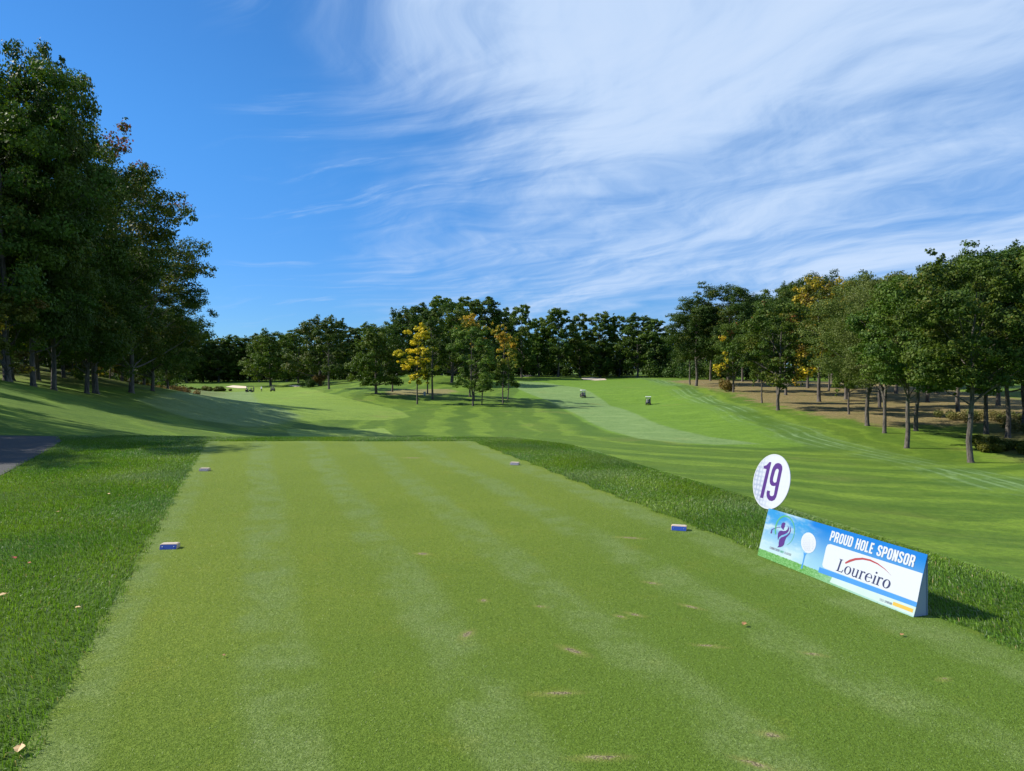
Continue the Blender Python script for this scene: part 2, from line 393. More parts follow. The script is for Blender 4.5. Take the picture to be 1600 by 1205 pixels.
# slightly scalloped sides
TX = TX + np.where(U < 1e-6, 0.015*np.sin(V*160)+0.012*np.sin(V*61), 0) + np.where(U > 1-1e-6, 0.015*np.sin(V*140)+0.012*np.sin(V*57), 0)
und = 0.006 + 0.004*np.sin(TX*1.7)*np.sin(TY*1.1)
tm_ = grid_mesh('tee_box', TX, TY, und)
dv = np.full(TX.size, 3.0)
for (x, y, l, w_, a_) in DIVOTS:
    ca, sa = math.cos(a_), math.sin(a_)
    X = TX.ravel()-x; Y = TY.ravel()-y
    q = np.sqrt(((X*ca+Y*sa)/l)**2+((-X*sa+Y*ca)/w_)**2); dv = np.minimum(dv, q)
fattr(tm_, 'a_div', dv)
acr = U.ravel(); fattr(tm_, 'a_u', acr*5.7)
TM, t, b = mat('tee turf')
POS = t.n('ShaderNodeNewGeometry').outputs['Position']
uu = t.attr('a_u')
n1 = t.noise(POS, 0.55, 4, 0.6); n2 = t.noise(POS, 2.2, 4, 0.6); n3 = t.noise(POS, 90.0, 3, 0.75); n4 = t.noise(t.mapping(POS, (1, 1, 1)), 26.0, 3, 0.65)
stripe = t.m('SINE', t.m('ADD', t.m('MULTIPLY', uu, 5.9), t.m('MULTIPLY_ADD', n1, 3.2, -0.6)))
sepy = t.n('ShaderNodeSeparateXYZ'); t.l(POS, sepy.inputs[0])
c = t.mix(t.sstep(n1, 0.3, 0.7), (0.1666, 0.2200, 0.0190), (0.1998, 0.2521, 0.0253))
# greener towards the camera's right end, yellower at the far end
gmask = t.sstep(t.m('ADD', t.m('SUBTRACT', sepy.outputs[1], t.m('MULTIPLY', sepy.outputs[0], 1.3)), t.m('MULTIPLY_ADD', n1, 3.0, -1.5)), 1.0, 9.5)
c = t.mix(gmask, (0.1089, 0.1845, 0.0190), c)
c = t.mix(t.m('MULTIPLY', t.sstep(stripe, -0.1, 0.9), t.sstep(n2, 0.34, 0.62, 0.05, 0.85)), c, (0.2054, 0.2735, 0.0911))
c = t.mix(t.m('MULTIPLY', t.sstep(n2, 0.55, 0.75), 0.35), c, (0.2285, 0.2304, 0.0248))
c = t.mix(t.m('MULTIPLY', t.sstep(n4, 0.40, 0.70), 0.40), c, (0.0889, 0.1448, 0.0126))
c = t.mix(t.sstep(n3, 0.36, 0.68, 0.75, 0.0), c, (0.0688, 0.1127, 0.0089))
c = t.mix(t.sstep(n3, 0.54, 0.80, 0.0, 0.4), c, (0.2998, 0.3648, 0.1076))
dvn = t.m('ADD', t.attr('a_div'), t.m('MULTIPLY_ADD', t.noise(POS, 45, 4, 0.7), 1.8, -0.9))
dcc = t.mix(t.sstep(t.noise(POS, 120, 2, 0.6), 0.35, 0.65), (0.06, 0.045, 0.025), (0.32, 0.285, 0.14))
halo = t.sstep(dvn, 2.6, 1.0)
c = t.mix(t.m('MULTIPLY', halo, 0.35), c, (0.26, 0.24, 0.07))
c = t.mix(t.sstep(dvn, 1.12, 0.80), c, dcc)
sp_ = t.noise(POS, 9.0, 2, 0.5)
t.l(c, b.inputs['Base Color']); b.inputs['Roughness'].default_value = 0.75; b.inputs['Specular IOR Level'].default_value = 0.12
bp = t.n('ShaderNodeBump'); bp.inputs['Strength'].default_value = 0.9; bp.inputs['Distance'].default_value = 0.012
t.l(t.m('ADD', n3, t.m('MULTIPLY', n4, 0.7)), bp.inputs['Height']); t.l(bp.outputs[0], b.inputs['Normal'])
tag(link('tee_box', tm_, TM), kind='structure')

# ------------------------------------------------------------------ cart path on the left
PATH = [(-4.2,-3),(-6.3,5.5),(-7.8,10.8),(-9.2,14),(-10.1,15.9),(-10.9,17.0),(-13.5,17.35),(-26,17.6),(-26,14.4),(-14.6,14.0),(-12.3,11.5),(-9.6,4.5),(-7.6,-3)]
def sheet(name, poly, mt, dz=0.008, sub=4, kind='structure'):
    bm = bmesh.new()
    vs = [bm.verts.new((x, y, 0)) for x, y in poly]
    f = bm.faces.new(vs); bmesh.ops.triangulate(bm, faces=[f])
    bmesh.ops.subdivide_edges(bm, edges=bm.edges[:], cuts=sub, use_grid_fill=True)
    xs = np.array([v.co.x for v in bm.verts]); ys = np.array([v.co.y for v in bm.verts]); zs = H(xs, ys)
    for v, z in zip(bm.verts, zs): v.co.z = z+dz
    bmesh.ops.recalc_face_normals(bm, faces=bm.faces[:])
    if sum(f.normal.z for f in bm.faces) < 0: bmesh.ops.reverse_faces(bm, faces=bm.faces[:])
    me = bpy.data.meshes.new(name); bm.to_mesh(me); bm.free()
    return tag(link(name, me, mt), kind=kind)
AS, t, b = mat('asphalt')
POS = t.n('ShaderNodeNewGeometry').outputs['Position']
n1 = t.noise(POS, 1.2, 4, 0.6); n2 = t.noise(POS, 120, 2, 0.8)
c = t.mix(n1, (0.026, 0.025, 0.024), (0.042, 0.040, 0.038)); c = t.mix(t.sstep(n2, 0.5, 0.8), c, (0.075, 0.072, 0.068))
t.l(c, b.inputs['Base Color']); b.inputs['Roughness'].default_value = 0.85
bp = t.n('ShaderNodeBump'); bp.inputs['Strength'].default_value = 0.6; bp.inputs['Distance'].default_value = 0.01; t.l(n2, bp.inputs['Height']); t.l(bp.outputs[0], b.inputs['Normal'])
sheet('cart_path', PATH, AS, 0.012)

# ------------------------------------------------------------------ grass blades (rough strips round the tee)
def blades(n, sampler, hmin, hmax, wid, lean, seg=2, seed=1):
    rng = np.random.default_rng(seed)
    x, y = sampler(rng, n); n = len(x)
    z = H(x, y)
    hh = rng.uniform(hmin, hmax, n); dist = np.hypot(x, y)
    ww = wid*(1+dist/9.0)*rng.uniform(.7, 1.3, n)
    a = rng.uniform(0, 2*np.pi, n) ; ln = rng.uniform(0.1, lean, n)
    # combed: a prevailing lean in soft patches
    pa = 1.7*np.sin(x*1.3+y*.7)+1.3*np.cos(y*1.9-x*.8)
    dx = 0.6*np.cos(a)+0.6*np.cos(pa); dy = 0.6*np.sin(a)+0.6*np.sin(pa)
    wa = rng.uniform(0, np.pi, n); wx, wy = np.cos(wa)*ww/2, np.sin(wa)*ww/2
    L = hh*ln
    p0a = np.stack([x-wx, y-wy, z-0.004], -1); p0b = np.stack([x+wx, y+wy, z-0.004], -1)
    m1 = np.stack([x+dx*L*.35, y+dy*L*.35, z+hh*.62], -1); wv_ = np.stack([wx*.8, wy*.8, np.zeros(n)], -1)
    tip = np.stack([x+dx*L*1.1, y+dy*L*1.1, z+hh*(1-.25*ln)], -1)
    co = np.stack([p0a, p0b, m1-wv_, m1+wv_, tip], 1).reshape(-1, 3)
    base = np.arange(n)[:, None]*5
    f = np.concatenate([base+np.array([[0, 1, 3]]), base+np.array([[0, 3, 2]]), base+np.array([[2, 3, 4]])], 1).reshape(-1, 3)
    return co, f, n, x, y, rng
def teeL(y): return TL[0]+(BL_[0]-TL[0])*(15.9-y)/18.3
def teeR(y): return TR[0]+(BR_[0]-TR[0])*(15.9-y)/18.3
def samp_left(rng, n):
    y = rng.uniform(0, 1, n)**1.25*14.6+2.3
    lo = np.maximum(-0.775*y-0.25, -16.0); hi = teeL(y)+0.03+0.02*np.sin(y*9)+0.018*np.sin(y*23+1)+0.012*np.sin(y*51)
    hi = hi+rng.normal(size=n)*.02
    x = lo+(hi-lo)*rng.uniform(0, 1, n)
    # keep density even where the strip is wide
    keep = (sdist(x, y, PATH) < -0.02+0.06*rng.normal(size=n)) & (rng.uniform(0, 1, n) < (hi-lo)/6.5)
    return x[keep], y[keep]
def samp_far(rng, n):
    y = rng.uniform(15.9, 17.8, n); x = rng.uniform(-9.8, 0.8, n)
    keep = (sdist(x, y, PLATEAU) > -0.7) & ~((y < 15.93) & (x > teeL(y)) & (x < teeR(y)))
    return x[keep], y[keep]
def samp_right(rng, n):
    y = rng.uniform(0, 1, n)**1.2*14.5+2.6
    lo = teeR(y)-0.03-0.035*np.sin(y*8)-0.03*np.sin(y*21+1)*.6+rng.normal(size=n)*.012; x = lo+rng.uniform(0, 2.4, n)
    keep = (sdist(x, y, PLATEAU) > -0.9)
    return x[keep], y[keep]
BMAT, t, b = mat('grass blade')
colr = t.attr('col', 'Color')
t.l(colr, b.inputs['Base Color']); b.inputs['Roughness'].default_value = 0.45; b.inputs['Specular IOR Level'].default_value = 0.3
tr_ = t.n('ShaderNodeBsdfTranslucent'); t.l(t.mix(1.0, colr, (1.1, 1.25, 0.5), 'MULTIPLY'), tr_.inputs[0])
mx = t.n('ShaderNodeMixShader'); mx.inputs[0].default_value = 0.3
out = [q for q in t.nt.nodes if q.type == 'OUTPUT_MATERIAL'][0]
t.l(b.outputs[0], mx.inputs[1]); t.l(tr_.outputs[0], mx.inputs[2]); t.l(mx.outputs[0], out.inputs[0])
COs, Fs, CC, off = [], [], [], 0
for k, (n, s, seed) in enumerate([(420000, samp_left, 1), (70000, samp_far, 2), (200000, samp_right, 3)]):
    co, f, m_, x, y, rng = blades(n, s, 0.016, 0.047, 0.0030, 1.5, seed=seed)
    patch = 0.5+0.5*np.sin(x*2.1+1.7*np.sin(y*1.3))*np.sin(y*1.6+x*.6)
    r_ = rng.uniform(0, 1, m_)
    base = np.array([0.085, 0.185, 0.016])*(1-patch[:, None]) + np.array([0.160, 0.255, 0.020])*patch[:, None]
    cc = base*rng.uniform(.6, 1.35, m_)[:, None]
    pale = r_ > 0.93; cc[pale] = np.array([.26, .32, .17])*rng.uniform(.6, 1.3, pale.sum())[:, None]
    sh_ = np.clip(np.sin(x*1.9+2.1*np.sin(y*.9))+.3*np.sin(y*3.1), 0, 1)**2; cc = cc*(1-.35*sh_[:, None])+np.array([.17, .23, .10])*.35*sh_[:, None]*rng.uniform(.5, 1.5, m_)[:, None]
    straw = r_ < 0.015; cc[straw] = np.array([.32, .25, .12])
    COs.append(co); Fs.append(f+off); off += len(co); CC.append(np.repeat(cc, 5, 0))
bl_me = raw_mesh('rough_grass', np.concatenate(COs), np.concatenate(Fs), False); cattr(bl_me, 'col', np.concatenate(CC))
tag(link('rough_grass', bl_me, BMAT), 'longer green rough grass in strips round the closely mown tee', 'grass', kind='stuff')

# fine cut turf on the near tee
def samp_tee(rng, n):
    y = 2.3+rng.uniform(0, 1, n)**1.5*12.0
    lo = np.maximum(teeL(y), -0.76*y); hi = np.minimum(teeR(y), 0.76*y)
    x = lo+(hi-lo)*rng.uniform(0, 1, n)
    keep = rng.uniform(0, 1, n) > np.clip((y-6.0)/7.5, 0, 1)**.8
    for (dx_, dy_, l, w_, a_) in DIVOTS:
        ca, sa = math.cos(a_), math.sin(a_); X = x-dx_; Y = y-dy_
        keep &= (((X*ca+Y*sa)/l)**2+((-X*sa+Y*ca)/w_)**2) > rng.uniform(.4, 1.3, n)
    return x[keep], y[keep]
rng = np.random.default_rng(9)
x, y = samp_tee(rng, 850000); n = len(x)
hh = rng.uniform(.003, .0075, n); ww = .0011*(1+np.hypot(x, y)/5)*rng.uniform(.7, 1.3, n)
a = rng.uniform(0, 6.28, n); wa = rng.uniform(0, 3.14, n); ln = rng.uniform(.3, 1.4, n)*hh
zb = 0.006+0.004*np.sin(x*1.7)*np.sin(y*1.1)-0.002
co = np.stack([np.stack([x-np.cos(wa)*ww, y-np.sin(wa)*ww, zb], -1), np.stack([x+np.cos(wa)*ww, y+np.sin(wa)*ww, zb], -1), np.stack([x+np.cos(a)*ln, y+np.sin(a)*ln, zb+hh], -1)], 1).reshape(-1, 3)
tf = raw_mesh('tee_turf', co, np.arange(3*n).reshape(-1, 3), False)
g = np.clip(((y-1.3*x)-1.0)/8.5 + 0.15*np.sin(x*1.1)*np.sin(y*.9), 0, 1)[:, None]
uacr = (x-teeL(y))/(teeR(y)-teeL(y))*5.7
st_ = np.clip(np.sin(uacr*5.9+.9+.5*np.sin(y*.8+x))*.8+.2, 0, 1)[:, None]*(0.35+0.4*np.sin(y*1.3+np.sin(x*1.9)*1.5)[:, None]**2)
cc = np.array([.118, .215, .028])*(1-g)+np.array([.232, .312, .038])*g
cc = cc*(1-st_)+np.array([.235, .315, .12])*st_
cc = cc*(rng.uniform(.55, 1.3, n)*.98)[:, None]
cattr(tf, 'col', np.repeat(cc, 3, 0))
tag(link('tee_turf', tf, BMAT), 'short mown turf on the tee', 'grass', kind='stuff')

# ------------------------------------------------------------------ trees
def leafmat(name, rough=0.6, transl=0.25):
    m, t, b = mat(name)
    oi = t.n('ShaderNodeObjectInfo'); r = oi.outputs['Random']
    cA = t.attr('col', 'Color')
    hs = t.n('ShaderNodeHueSaturation'); t.l(cA, hs.inputs['Color'])
    t.l(t.m('MULTIPLY_ADD', r, 0.014, 0.494), hs.inputs['Hue'])
    t.l(t.m('MULTIPLY_ADD', r, 0.28, 0.88), hs.inputs['Value'])
    t.l(hs.outputs[0], b.inputs['Base Color']); b.inputs['Roughness'].default_value = rough; b.inputs['Specular IOR Level'].default_value = 0.18
    tr_ = t.n('ShaderNodeBsdfTranslucent'); t.l(t.mix(1.0, hs.outputs[0], (1.2, 1.3, 0.5), 'MULTIPLY'), tr_.inputs[0])
    mx = t.n('ShaderNodeMixShader'); mx.inputs[0].default_value = transl
    out = [q for q in t.nt.nodes if q.type == 'OUTPUT_MATERIAL'][0]
    t.l(b.outputs[0], mx.inputs[1]); t.l(tr_.outputs[0], mx.inputs[2]); t.l(mx.outputs[0], out.inputs[0])
    return m
LEAF = leafmat('foliage')
BARK, t, b = mat('bark')
tc = t.n('ShaderNodeTexCoord').outputs['Object']
nb = t.noise(t.mapping(tc, (6, 6, 0.9)), 1.6, 5, 0.7); nb2 = t.noise(tc, 0.7, 3, 0.5)
c = t.mix(t.sstep(nb, 0.35, 0.65), (0.030, 0.025, 0.020), (0.14, 0.12, 0.098)); c = t.mix(t.m('MULTIPLY', t.sstep(nb2, .5, .7), .5), c, (0.11, 0.12, 0.08))
t.l(c, b.inputs['Base Color']); b.inputs['Roughness'].default_value = 0.9
bp = t.n('ShaderNodeBump'); bp.inputs['Strength'].default_value = 1.0; bp.inputs['Distance'].default_value = 0.06; t.l(nb, bp.inputs['Height']); t.l(bp.outputs[0], b.inputs['Normal'])

def tube(path, radii, k=8, flare=None):
    path = np.array(path, float); n = len(path); co = []
    for i in range(n):
        d = path[min(i+1, n-1)]-path[max(i-1, 0)]; d /= np.linalg.norm(d)+1e-9
        a = np.cross(d, [0.3, 1, 0.1]); a /= np.linalg.norm(a)+1e-9; b_ = np.cross(d, a)
        for j in range(k):
            th = 2*np.pi*j/k; r = radii[i]
            if flare is not None and i < 2: r *= 1+flare*(0.5+0.5*math.sin(th*3+1))*(1-i*0.75)
            co.append(path[i]+r*(math.cos(th)*a+math.sin(th)*b_))
    f = []
    for i in range(n-1):
        for j in range(k):
            a0 = i*k+j; a1 = i*k+(j+1) % k; f.append((a0, a1, a1+k, a0+k))
    return np.array(co), np.array(f)

PAL = {
 'grove': [(.095,.150,.022),(.120,.175,.028),(.075,.125,.018)],
 'meadow':[(.150,.135,.040),(.190,.160,.060),(.095,.110,.025)],
 'dark':  [(0.026,0.057,0.008),(0.038,0.074,0.009),(0.052,0.089,0.010)],
 'mid':   [(0.041,0.079,0.009),(0.057,0.098,0.010),(0.079,0.116,0.012)],
 'bright':[(0.052,0.096,0.009),(0.072,0.122,0.010),(0.096,0.138,0.014)],
 'olive': [(0.090,0.101,0.010),(0.116,0.119,0.013),(0.076,0.095,0.010)],
 'sage':  [(0.099,0.129,0.026),(0.120,0.148,0.034),(0.079,0.112,0.019)],
 'yellow':[(.64,.50,.022),(.74,.57,.03),(.50,.44,.022)],
 'gold':  [(.36,.27,.016),(.44,.32,.02),(.24,.23,.016)],
 'orange':[(.48,.25,.022),(.56,.31,.028),(.38,.25,.022)],
 'red':   [(0.270,0.060,0.022),(0.340,0.080,0.025),(0.220,0.100,0.025)],
 'russet':[(0.150,0.100,0.022),(0.200,0.120,0.030),(0.110,0.095,0.022)],
}
def make_tree(seed, Ht=20.0, R=6.0, base=0.2, n=9000, leaf=0.4, pal='dark', accents=(), shape='oval', trunk=0.34, clumps=46, ragged=1.0, forks=1, lean=0.0):
    """returns trunk mesh, crown mesh; accents = (palette, test(h 0..1, azimuth, rand) -> probability)"""
    rng = np.random.default_rng(seed)
    zb = base*Ht; ch = Ht-zb
    # clump centres
    C = []; RR = []
    tries = 0
    while len(C) < clumps and tries < 4000:
        tries += 1
        tt = rng.uniform(0.03, 0.95)
        if shape == 'oval': pr = math.sqrt(max(0, 1-(2*tt-0.92)**2*0.92))
        elif shape == 'tall': pr = (0.45+0.55*math.sin(math.pi*min(1, tt*0.92+0.10)))*(1 if tt < .85 else (1-tt)/.15*.7+.3)
        elif shape == 'dome': pr = math.sqrt(max(0.02, 1-tt**2.2))
        else: pr = math.sin(math.pi*(tt*.85+.1))**.7
        th = rng.uniform(0, 2*np.pi)
        lob = 1+0.22*ragged*math.sin(th*2+seed)+0.18*ragged*math.sin(th*3+seed*2.3+tt*4)
        rr = R*pr*lob*rng.uniform(0.25, 0.86)**0.6
        p = np.array([rr*math.cos(th), rr*math.sin(th), zb+tt*ch])
        r_ = R*rng.uniform(0.15, 0.40)*(1.0 if pr > .5 else .8)
        if all(np.linalg.norm((p-q)*[1, 1, .9]) > 0.62*(r_+s_)*0.8 for q, s_ in zip(C, RR)) or rng.uniform() < .04:
            C.append(p); RR.append(r_)
    # ragged outliers at the rim
    for _ in range(int(24*ragged)):
        i = rng.integers(len(C)); d = C[i]-np.array([0, 0, zb+ch*.45]); d /= np.linalg.norm(d)+1e-6
        C.append(C[i]+d*RR[i]*rng.uniform(.5, .95)+rng.normal(size=3)*.3); RR.append(RR[i]*rng.uniform(.28, .5))
    C = np.array(C); RR = np.array(RR)
    # keep inside nominal height
    top = (C[:, 2]+RR*.8).max(); C[:, 2] = zb+(C[:, 2]-zb)*(Ht-zb)/(top-zb)
    wgt = RR**2.1; wgt /= wgt.sum()
    idx = rng.choice(len(C), n, p=wgt)
    d = rng.normal(size=(n, 3)); d /= np.linalg.norm(d, axis=1)[:, None]
    d[:, 2] = np.where(d[:, 2] < -0.35, d[:, 2]*0.5, d[:, 2])
    # sub-clumps give cauliflower relief
    nsub = 9
    sub = rng.normal(size=(len(C), nsub, 3)); sub /= np.linalg.norm(sub, axis=2)[:, :, None]
    si = rng.integers(0, nsub, n); sdv = sub[idx, si]
    rad = rng.uniform(0, 1, n)**0.45
    loc = sdv*0.62+d*rad[:, None]*0.48
    p = C[idx]+loc*RR[idx][:, None]*[1, 1, .78]
    outw = sdv*0.5+d*0.9; outw /= np.linalg.norm(outw, axis=1)[:, None]
    nr = outw*0.75+rng.normal(size=(n, 3))*0.42+np.array([0, 0, .22]); nr /= np.linalg.norm(nr, axis=1)[:, None]
    a = np.cross(nr, rng.normal(size=(n, 3))); a /= np.linalg.norm(a, axis=1)[:, None]; b_ = np.cross(nr, a)
    L = leaf*rng.uniform(.55, 1.3, n)[:, None]; W = L*rng.uniform(.45, .75, n)[:, None]
    co = np.stack([p-a*L/2, p+b_*W/2-a*L*.08, p+a*L/2, p-b_*W/2-a*L*.08], 1)
    co[:, :, 2] = np.maximum(co[:, :, 2], 0.3)
    me = raw_mesh('crown', co.reshape(-1, 3), np.arange(4*n).reshape(-1, 4), False)
    pl = np.array(PAL[pal]); cl = rng.integers(0, len(pl), len(C)); pick = np.where(rng.uniform(size=n) < .7, cl[idx], rng.integers(0, len(pl), n))
    cc = pl[pick].copy()
    hh = (p[:, 2]-zb)/ch
    ca = rng.uniform(size=len(C))[idx]
    for (pn, fn) in accents:
        prob = fn(hh, np.arctan2(p[:, 1], p[:, 0]), ca, p/np.array([R, R, Ht]))
        m_ = rng.uniform(size=n) < prob
        pa = np.array(PAL[pn]); cc[m_] = pa[rng.integers(0, len(pa), m_.sum())]
    cc *= rng.uniform(.78, 1.22, n)[:, None]
    cattr(me, 'col', np.repeat(cc, 4, 0))
    me.materials.append(LEAF)
    # trunk and limbs
    cos, fs, off = [], [], 0
    def add(path, rad, k=8, flare=None):
        nonlocal off
        c_, f_ = tube(path, rad, k, flare); cos.append(c_); fs.append(f_+off); off += len(c_)
    wob = lambda s: rng.normal(size=2)*s
    N = 9; path = []; x = y = 0.0; tips = []
    for i in range(N):
        zt = (Ht*0.80)*i/(N-1); path.append((x+lean*zt, y, zt-0.15*(i == 0))); dx_, dy_ = wob(0.006*Ht*.8); x += dx_; y += dy_
    rads = [trunk*(1.25 if i == 0 else 1)*(1-0.86*(i/(N-1))**1.1) for i in range(N)]
    path = [path[0], tuple(np.array(path[0])+(np.array(path[1])-np.array(path[0]))*.18)]+path[1:]; rads = [rads[0]*1.15, trunk*1.02]+rads[1:]
    add(path, rads, 9, 0.35)
    PA = np.array(path)
    order = np.argsort(-RR)[:26]
    for i in order:
        c_ = C[i]; hz = max(zb*0.75, min(Ht*.74, c_[2]-np.hypot(c_[0], c_[1])*rng.uniform(.55, .95)))
        px_i = np.interp(hz, PA[:, 2], PA[:, 0]); py_i = np.interp(hz, PA[:, 2], PA[:, 1]); r0 = np.interp(hz, PA[:, 2], rads)*rng.uniform(.35, .55)
        s = np.array([px_i, py_i, hz]); m1 = s+(c_-s)*.5+np.array([0, 0, -.05*np.linalg.norm(c_-s)])+rng.normal(size=3)*.2
        add([s, s+(m1-s)*.5+rng.normal(size=3)*.12, m1, c_+rng.normal(size=3)*.2, c_+(c_-m1)*.25], [r0, r0*.8, r0*.55, r0*.28, r0*.08], 5)
    if forks > 1:
        for k in range(forks-1):
            th = rng.uniform(0, 6.28); e = np.array([math.cos(th)*R*.45, math.sin(th)*R*.45, Ht*.7])
            s = np.array(path[2])*[1, 1, 1]; s[2] = zb*.55
            add([s, s+(e-s)*.3, s+(e-s)*.65, e], [trunk*.75, trunk*.6, trunk*.4, trunk*.12], 7)
    tm = raw_mesh('trunk', np.concatenate(cos), np.concatenate(fs), True); tm.materials.append(BARK)
    return dict(trunk=tm, crown=me, H=Ht, R=R)

acc_top = lambda lo, p=.8: (lambda h, az, ca, q: np.clip((h-lo)/.12+(ca-.5)*.8, 0, 1)*p)
acc_pat = lambda thr, p=.8: (lambda h, az, ca, q: (ca > thr)*p)
PROTO = {}
def proto(key, **kw): PROTO[key] = make_tree(**kw)
for i in range(3):
    proto(f'near{i}', seed=11+i, Ht=22, R=6.6, base=.13, n=56000, leaf=.25, pal='mid', trunk=.25, clumps=90, ragged=1.2, accents=[('mid', acc_pat(.72, .8)), ('olive', acc_pat(.93, .3))])
for i in range(4):
    proto(f'right{i}', seed=31+i, Ht=19, R=5.8, base=(.36, .31, .33, .36)[i], n=42000, leaf=(.28, .26, .31, .24)[i], pal=('mid', 'dark', 'bright', 'mid')[i], trunk=.25, clumps=76, ragged=1.3, accents=[('olive', acc_pat(.90, .4))])
for i in range(4):
    proto(f'back{i}', seed=51+i, Ht=26, R=6.4, base=(.10, .14, .08, .2)[i], n=16000, leaf=.66, pal=('bright', 'mid', 'bright', 'bright')[i], trunk=.36, clumps=62, shape=('tall', 'oval', 'oval', 'tall')[i], ragged=1.1)
for i in range(2):
    proto(f'broad{i}', seed=71+i, Ht=22, R=8.0, base=.15, n=24000, leaf=.52, pal=('bright', 'mid')[i], trunk=.45, clumps=72, shape='dome', accents=[('olive', acc_pat(.88, .5))])
proto('sage', seed=81, Ht=19, R=6.6, base=.33, n=44000, leaf=.20, pal='sage', trunk=.24, clumps=80, ragged=.6, forks=3, shape='oval')
proto('nearlight', seed=82, Ht=22, R=7.0, base=.14, n=48000, leaf=.24, pal='mid', trunk=.26, clumps=60, ragged=1.8, accents=[('olive', acc_pat(.6, .6)), ('red', lambda h, az, ca, q: ((h > .82) & (ca > .6))*.5)])
proto('yellow', seed=91, Ht=18, R=3.3, base=.20, n=15000, leaf=.36, pal='yellow', trunk=.17, clumps=34, ragged=1.5, shape='tall', accents=[('bright', lambda h, az, ca, q: (q[:, 0] > .35)*(h < .8)*(ca > .5)*.6), ('mid', lambda h, az, ca, q: (h < .25)*.3)])
proto('slim0', seed=92, Ht=18, R=3.6, base=.26, n=12000, leaf=.38, pal='mid', trunk=.2, clumps=38, shape='tall')
proto('slim1', seed=93, Ht=18, R=4.0, base=.17, n=19000, leaf=.30, pal='grove', trunk=.17, clumps=52, shape='tall', ragged=.8, accents=[('orange', acc_top(.80, .9))])
proto('slim2', seed=94, Ht=17, R=3.3, base=.20, n=11000, leaf=.36, pal='grove', trunk=.16, clumps=36, shape='tall', accents=[('gold', lambda h, az, ca, q: (h > .35)*(ca > .3)*.7), ('orange', lambda h, az, ca, q: (h > .6)*(ca > .55)*.6), ('bright', lambda h, az, ca, q: (h < .45)*.6)])
proto('goldoak', seed=95, Ht=20, R=6.0, base=.30, n=22000, leaf=.36, pal='olive', trunk=.34, clumps=52, accents=[('gold', acc_pat(.42, .75)), ('russet', acc_pat(.80, .6))])
proto('redoak', seed=96, Ht=18, R=5.6, base=.24, n=22000, leaf=.34, pal='mid', trunk=.24, clumps=52, forks=2, accents=[('olive', acc_pat(.6, .4)), ('red', lambda h, az, ca, q: (h > .55)*(ca > .85)*.5), ('orange', lambda h, az, ca, q: (q[:, 0] < -.5)*(ca > .72)*.4), ('yellow', lambda h, az, ca, q: (q[:, 0] < -.6)*(ca > .62)*.5)])
proto('under', seed=97, Ht=9, R=3.8, base=.12, n=9000, leaf=.30, pal='olive', trunk=.12, clumps=26, ragged=1.2, accents=[('russet', acc_pat(.35, .7)), ('orange', acc_pat(.85, .6)), ('gold', acc_pat(.7, .5))])

NTREE = {}
def tree(name, label, key, px, d, top, Rw, py=None, group=None, rz=None, xy=None, hgt=None, tk=1.0):
    """px = trunk column in the photo, d = distance, top = photo row of the top, Rw = crown radius in metres"""
    p = PROTO[key]
    if xy: x, y = xy
    else: x, y = ray(px, 600)[0]*d, d
    z = float(H(np.array([x]), np.array([y]))[0])
    if hgt is None: hgt = (EYE+ray(px, top)[2]*y)-z
    s = hgt/p['H']; sr = Rw/p['R']
    NTREE[key] = NTREE.get(key, 0)+1
    o = thing(name, label, 'tree', (x, y, z-0.05), rz if rz is not None else random.uniform(0, 6.28), group)
    c = link('crown', p['crown'], None, o); c.scale = (sr, sr, s)
    k = link('trunk', p['trunk'], None, o); k.scale = (sr, sr, s)
    if tk != 1.0: pass
    return o

# --- big wood on the left
GL = 'tall trees of the wood on the left bank'
tree('oak_tree', 'tallest dark tree, cut by the left edge of the picture, on the bank', 'near0', 12, 50, 68, 6.6, group=GL, rz=.4)
tree('oak_tree', 'dark tree with the highest top on the left bank, above the grass slope', 'near1', 52, 53, 62, 4.8, group=GL, rz=2.2)
tree('oak_tree', 'dark tree whose stepped crown falls away right of the highest tree', 'near2', 84, 58, 140, 5.2, group=GL, rz=1.0)
tree('maple_tree', 'lighter olive green tree with reddish tips rising behind the dark trees of the left bank', 'nearlight', 150, 70, 186, 7.4, group=GL, rz=4.9)
tree('oak_tree', 'dark tree with thick trunk third from the open end of the left wood', 'near0', 135, 66, 300, 5.2, group=GL, rz=3.3)
tree('maple_tree', 'wide spreading tree at the open end of the left wood, boughs reaching right', 'nearlight', 205, 82, 256, 7.6, group=GL, rz=.9)
tree('oak_tree', 'dark drooping tree closing the right end of the left wood', 'near1', 238, 92, 380, 5.6, group=GL, rz=5.2)
tree('oak_tree', 'low dark tree half hidden behind the trunks at the right end of the left wood', 'near2', 262, 112, 478, 5.0, group=GL, rz=2.0)
GI = 'inner trees of the left wood'
for (px, d, top, Rr, kk, lb) in [(18,66,240,6,'near2','shaded trunk just right of the picture edge inside the left wood'),(60,74,300,5.5,'near0','shaded tree behind the two tallest trees of the left wood'),
        (100,84,360,5.5,'near1','inner tree between the second and third thick trunks of the left wood'),(150,96,400,5.5,'near2','inner tree behind the pair of close trunks in the left wood'),
        (190,104,420,5.5,'near0','inner tree just left of the wide spreading tree of the left wood'),(-40,58,120,5.5,'near1','dark tree mostly outside the left edge of the picture'),(-80,50,100,5,'near2','dark tree wholly past the left edge of the picture'),
        (40,96,380,6,'near0','deep tree seen between the first trunks of the left wood'),(225,120,420,6.5,'near2','low deep tree between the last two trunks of the left wood'),(-10,84,330,6,'near1','deep tree at the left edge of the picture'),(110,120,430,6,'near1','deepest tree of the left wood, behind its middle trunks')]:
    tree('oak_tree', lb, kk, px, d, top, Rr, group=GI)
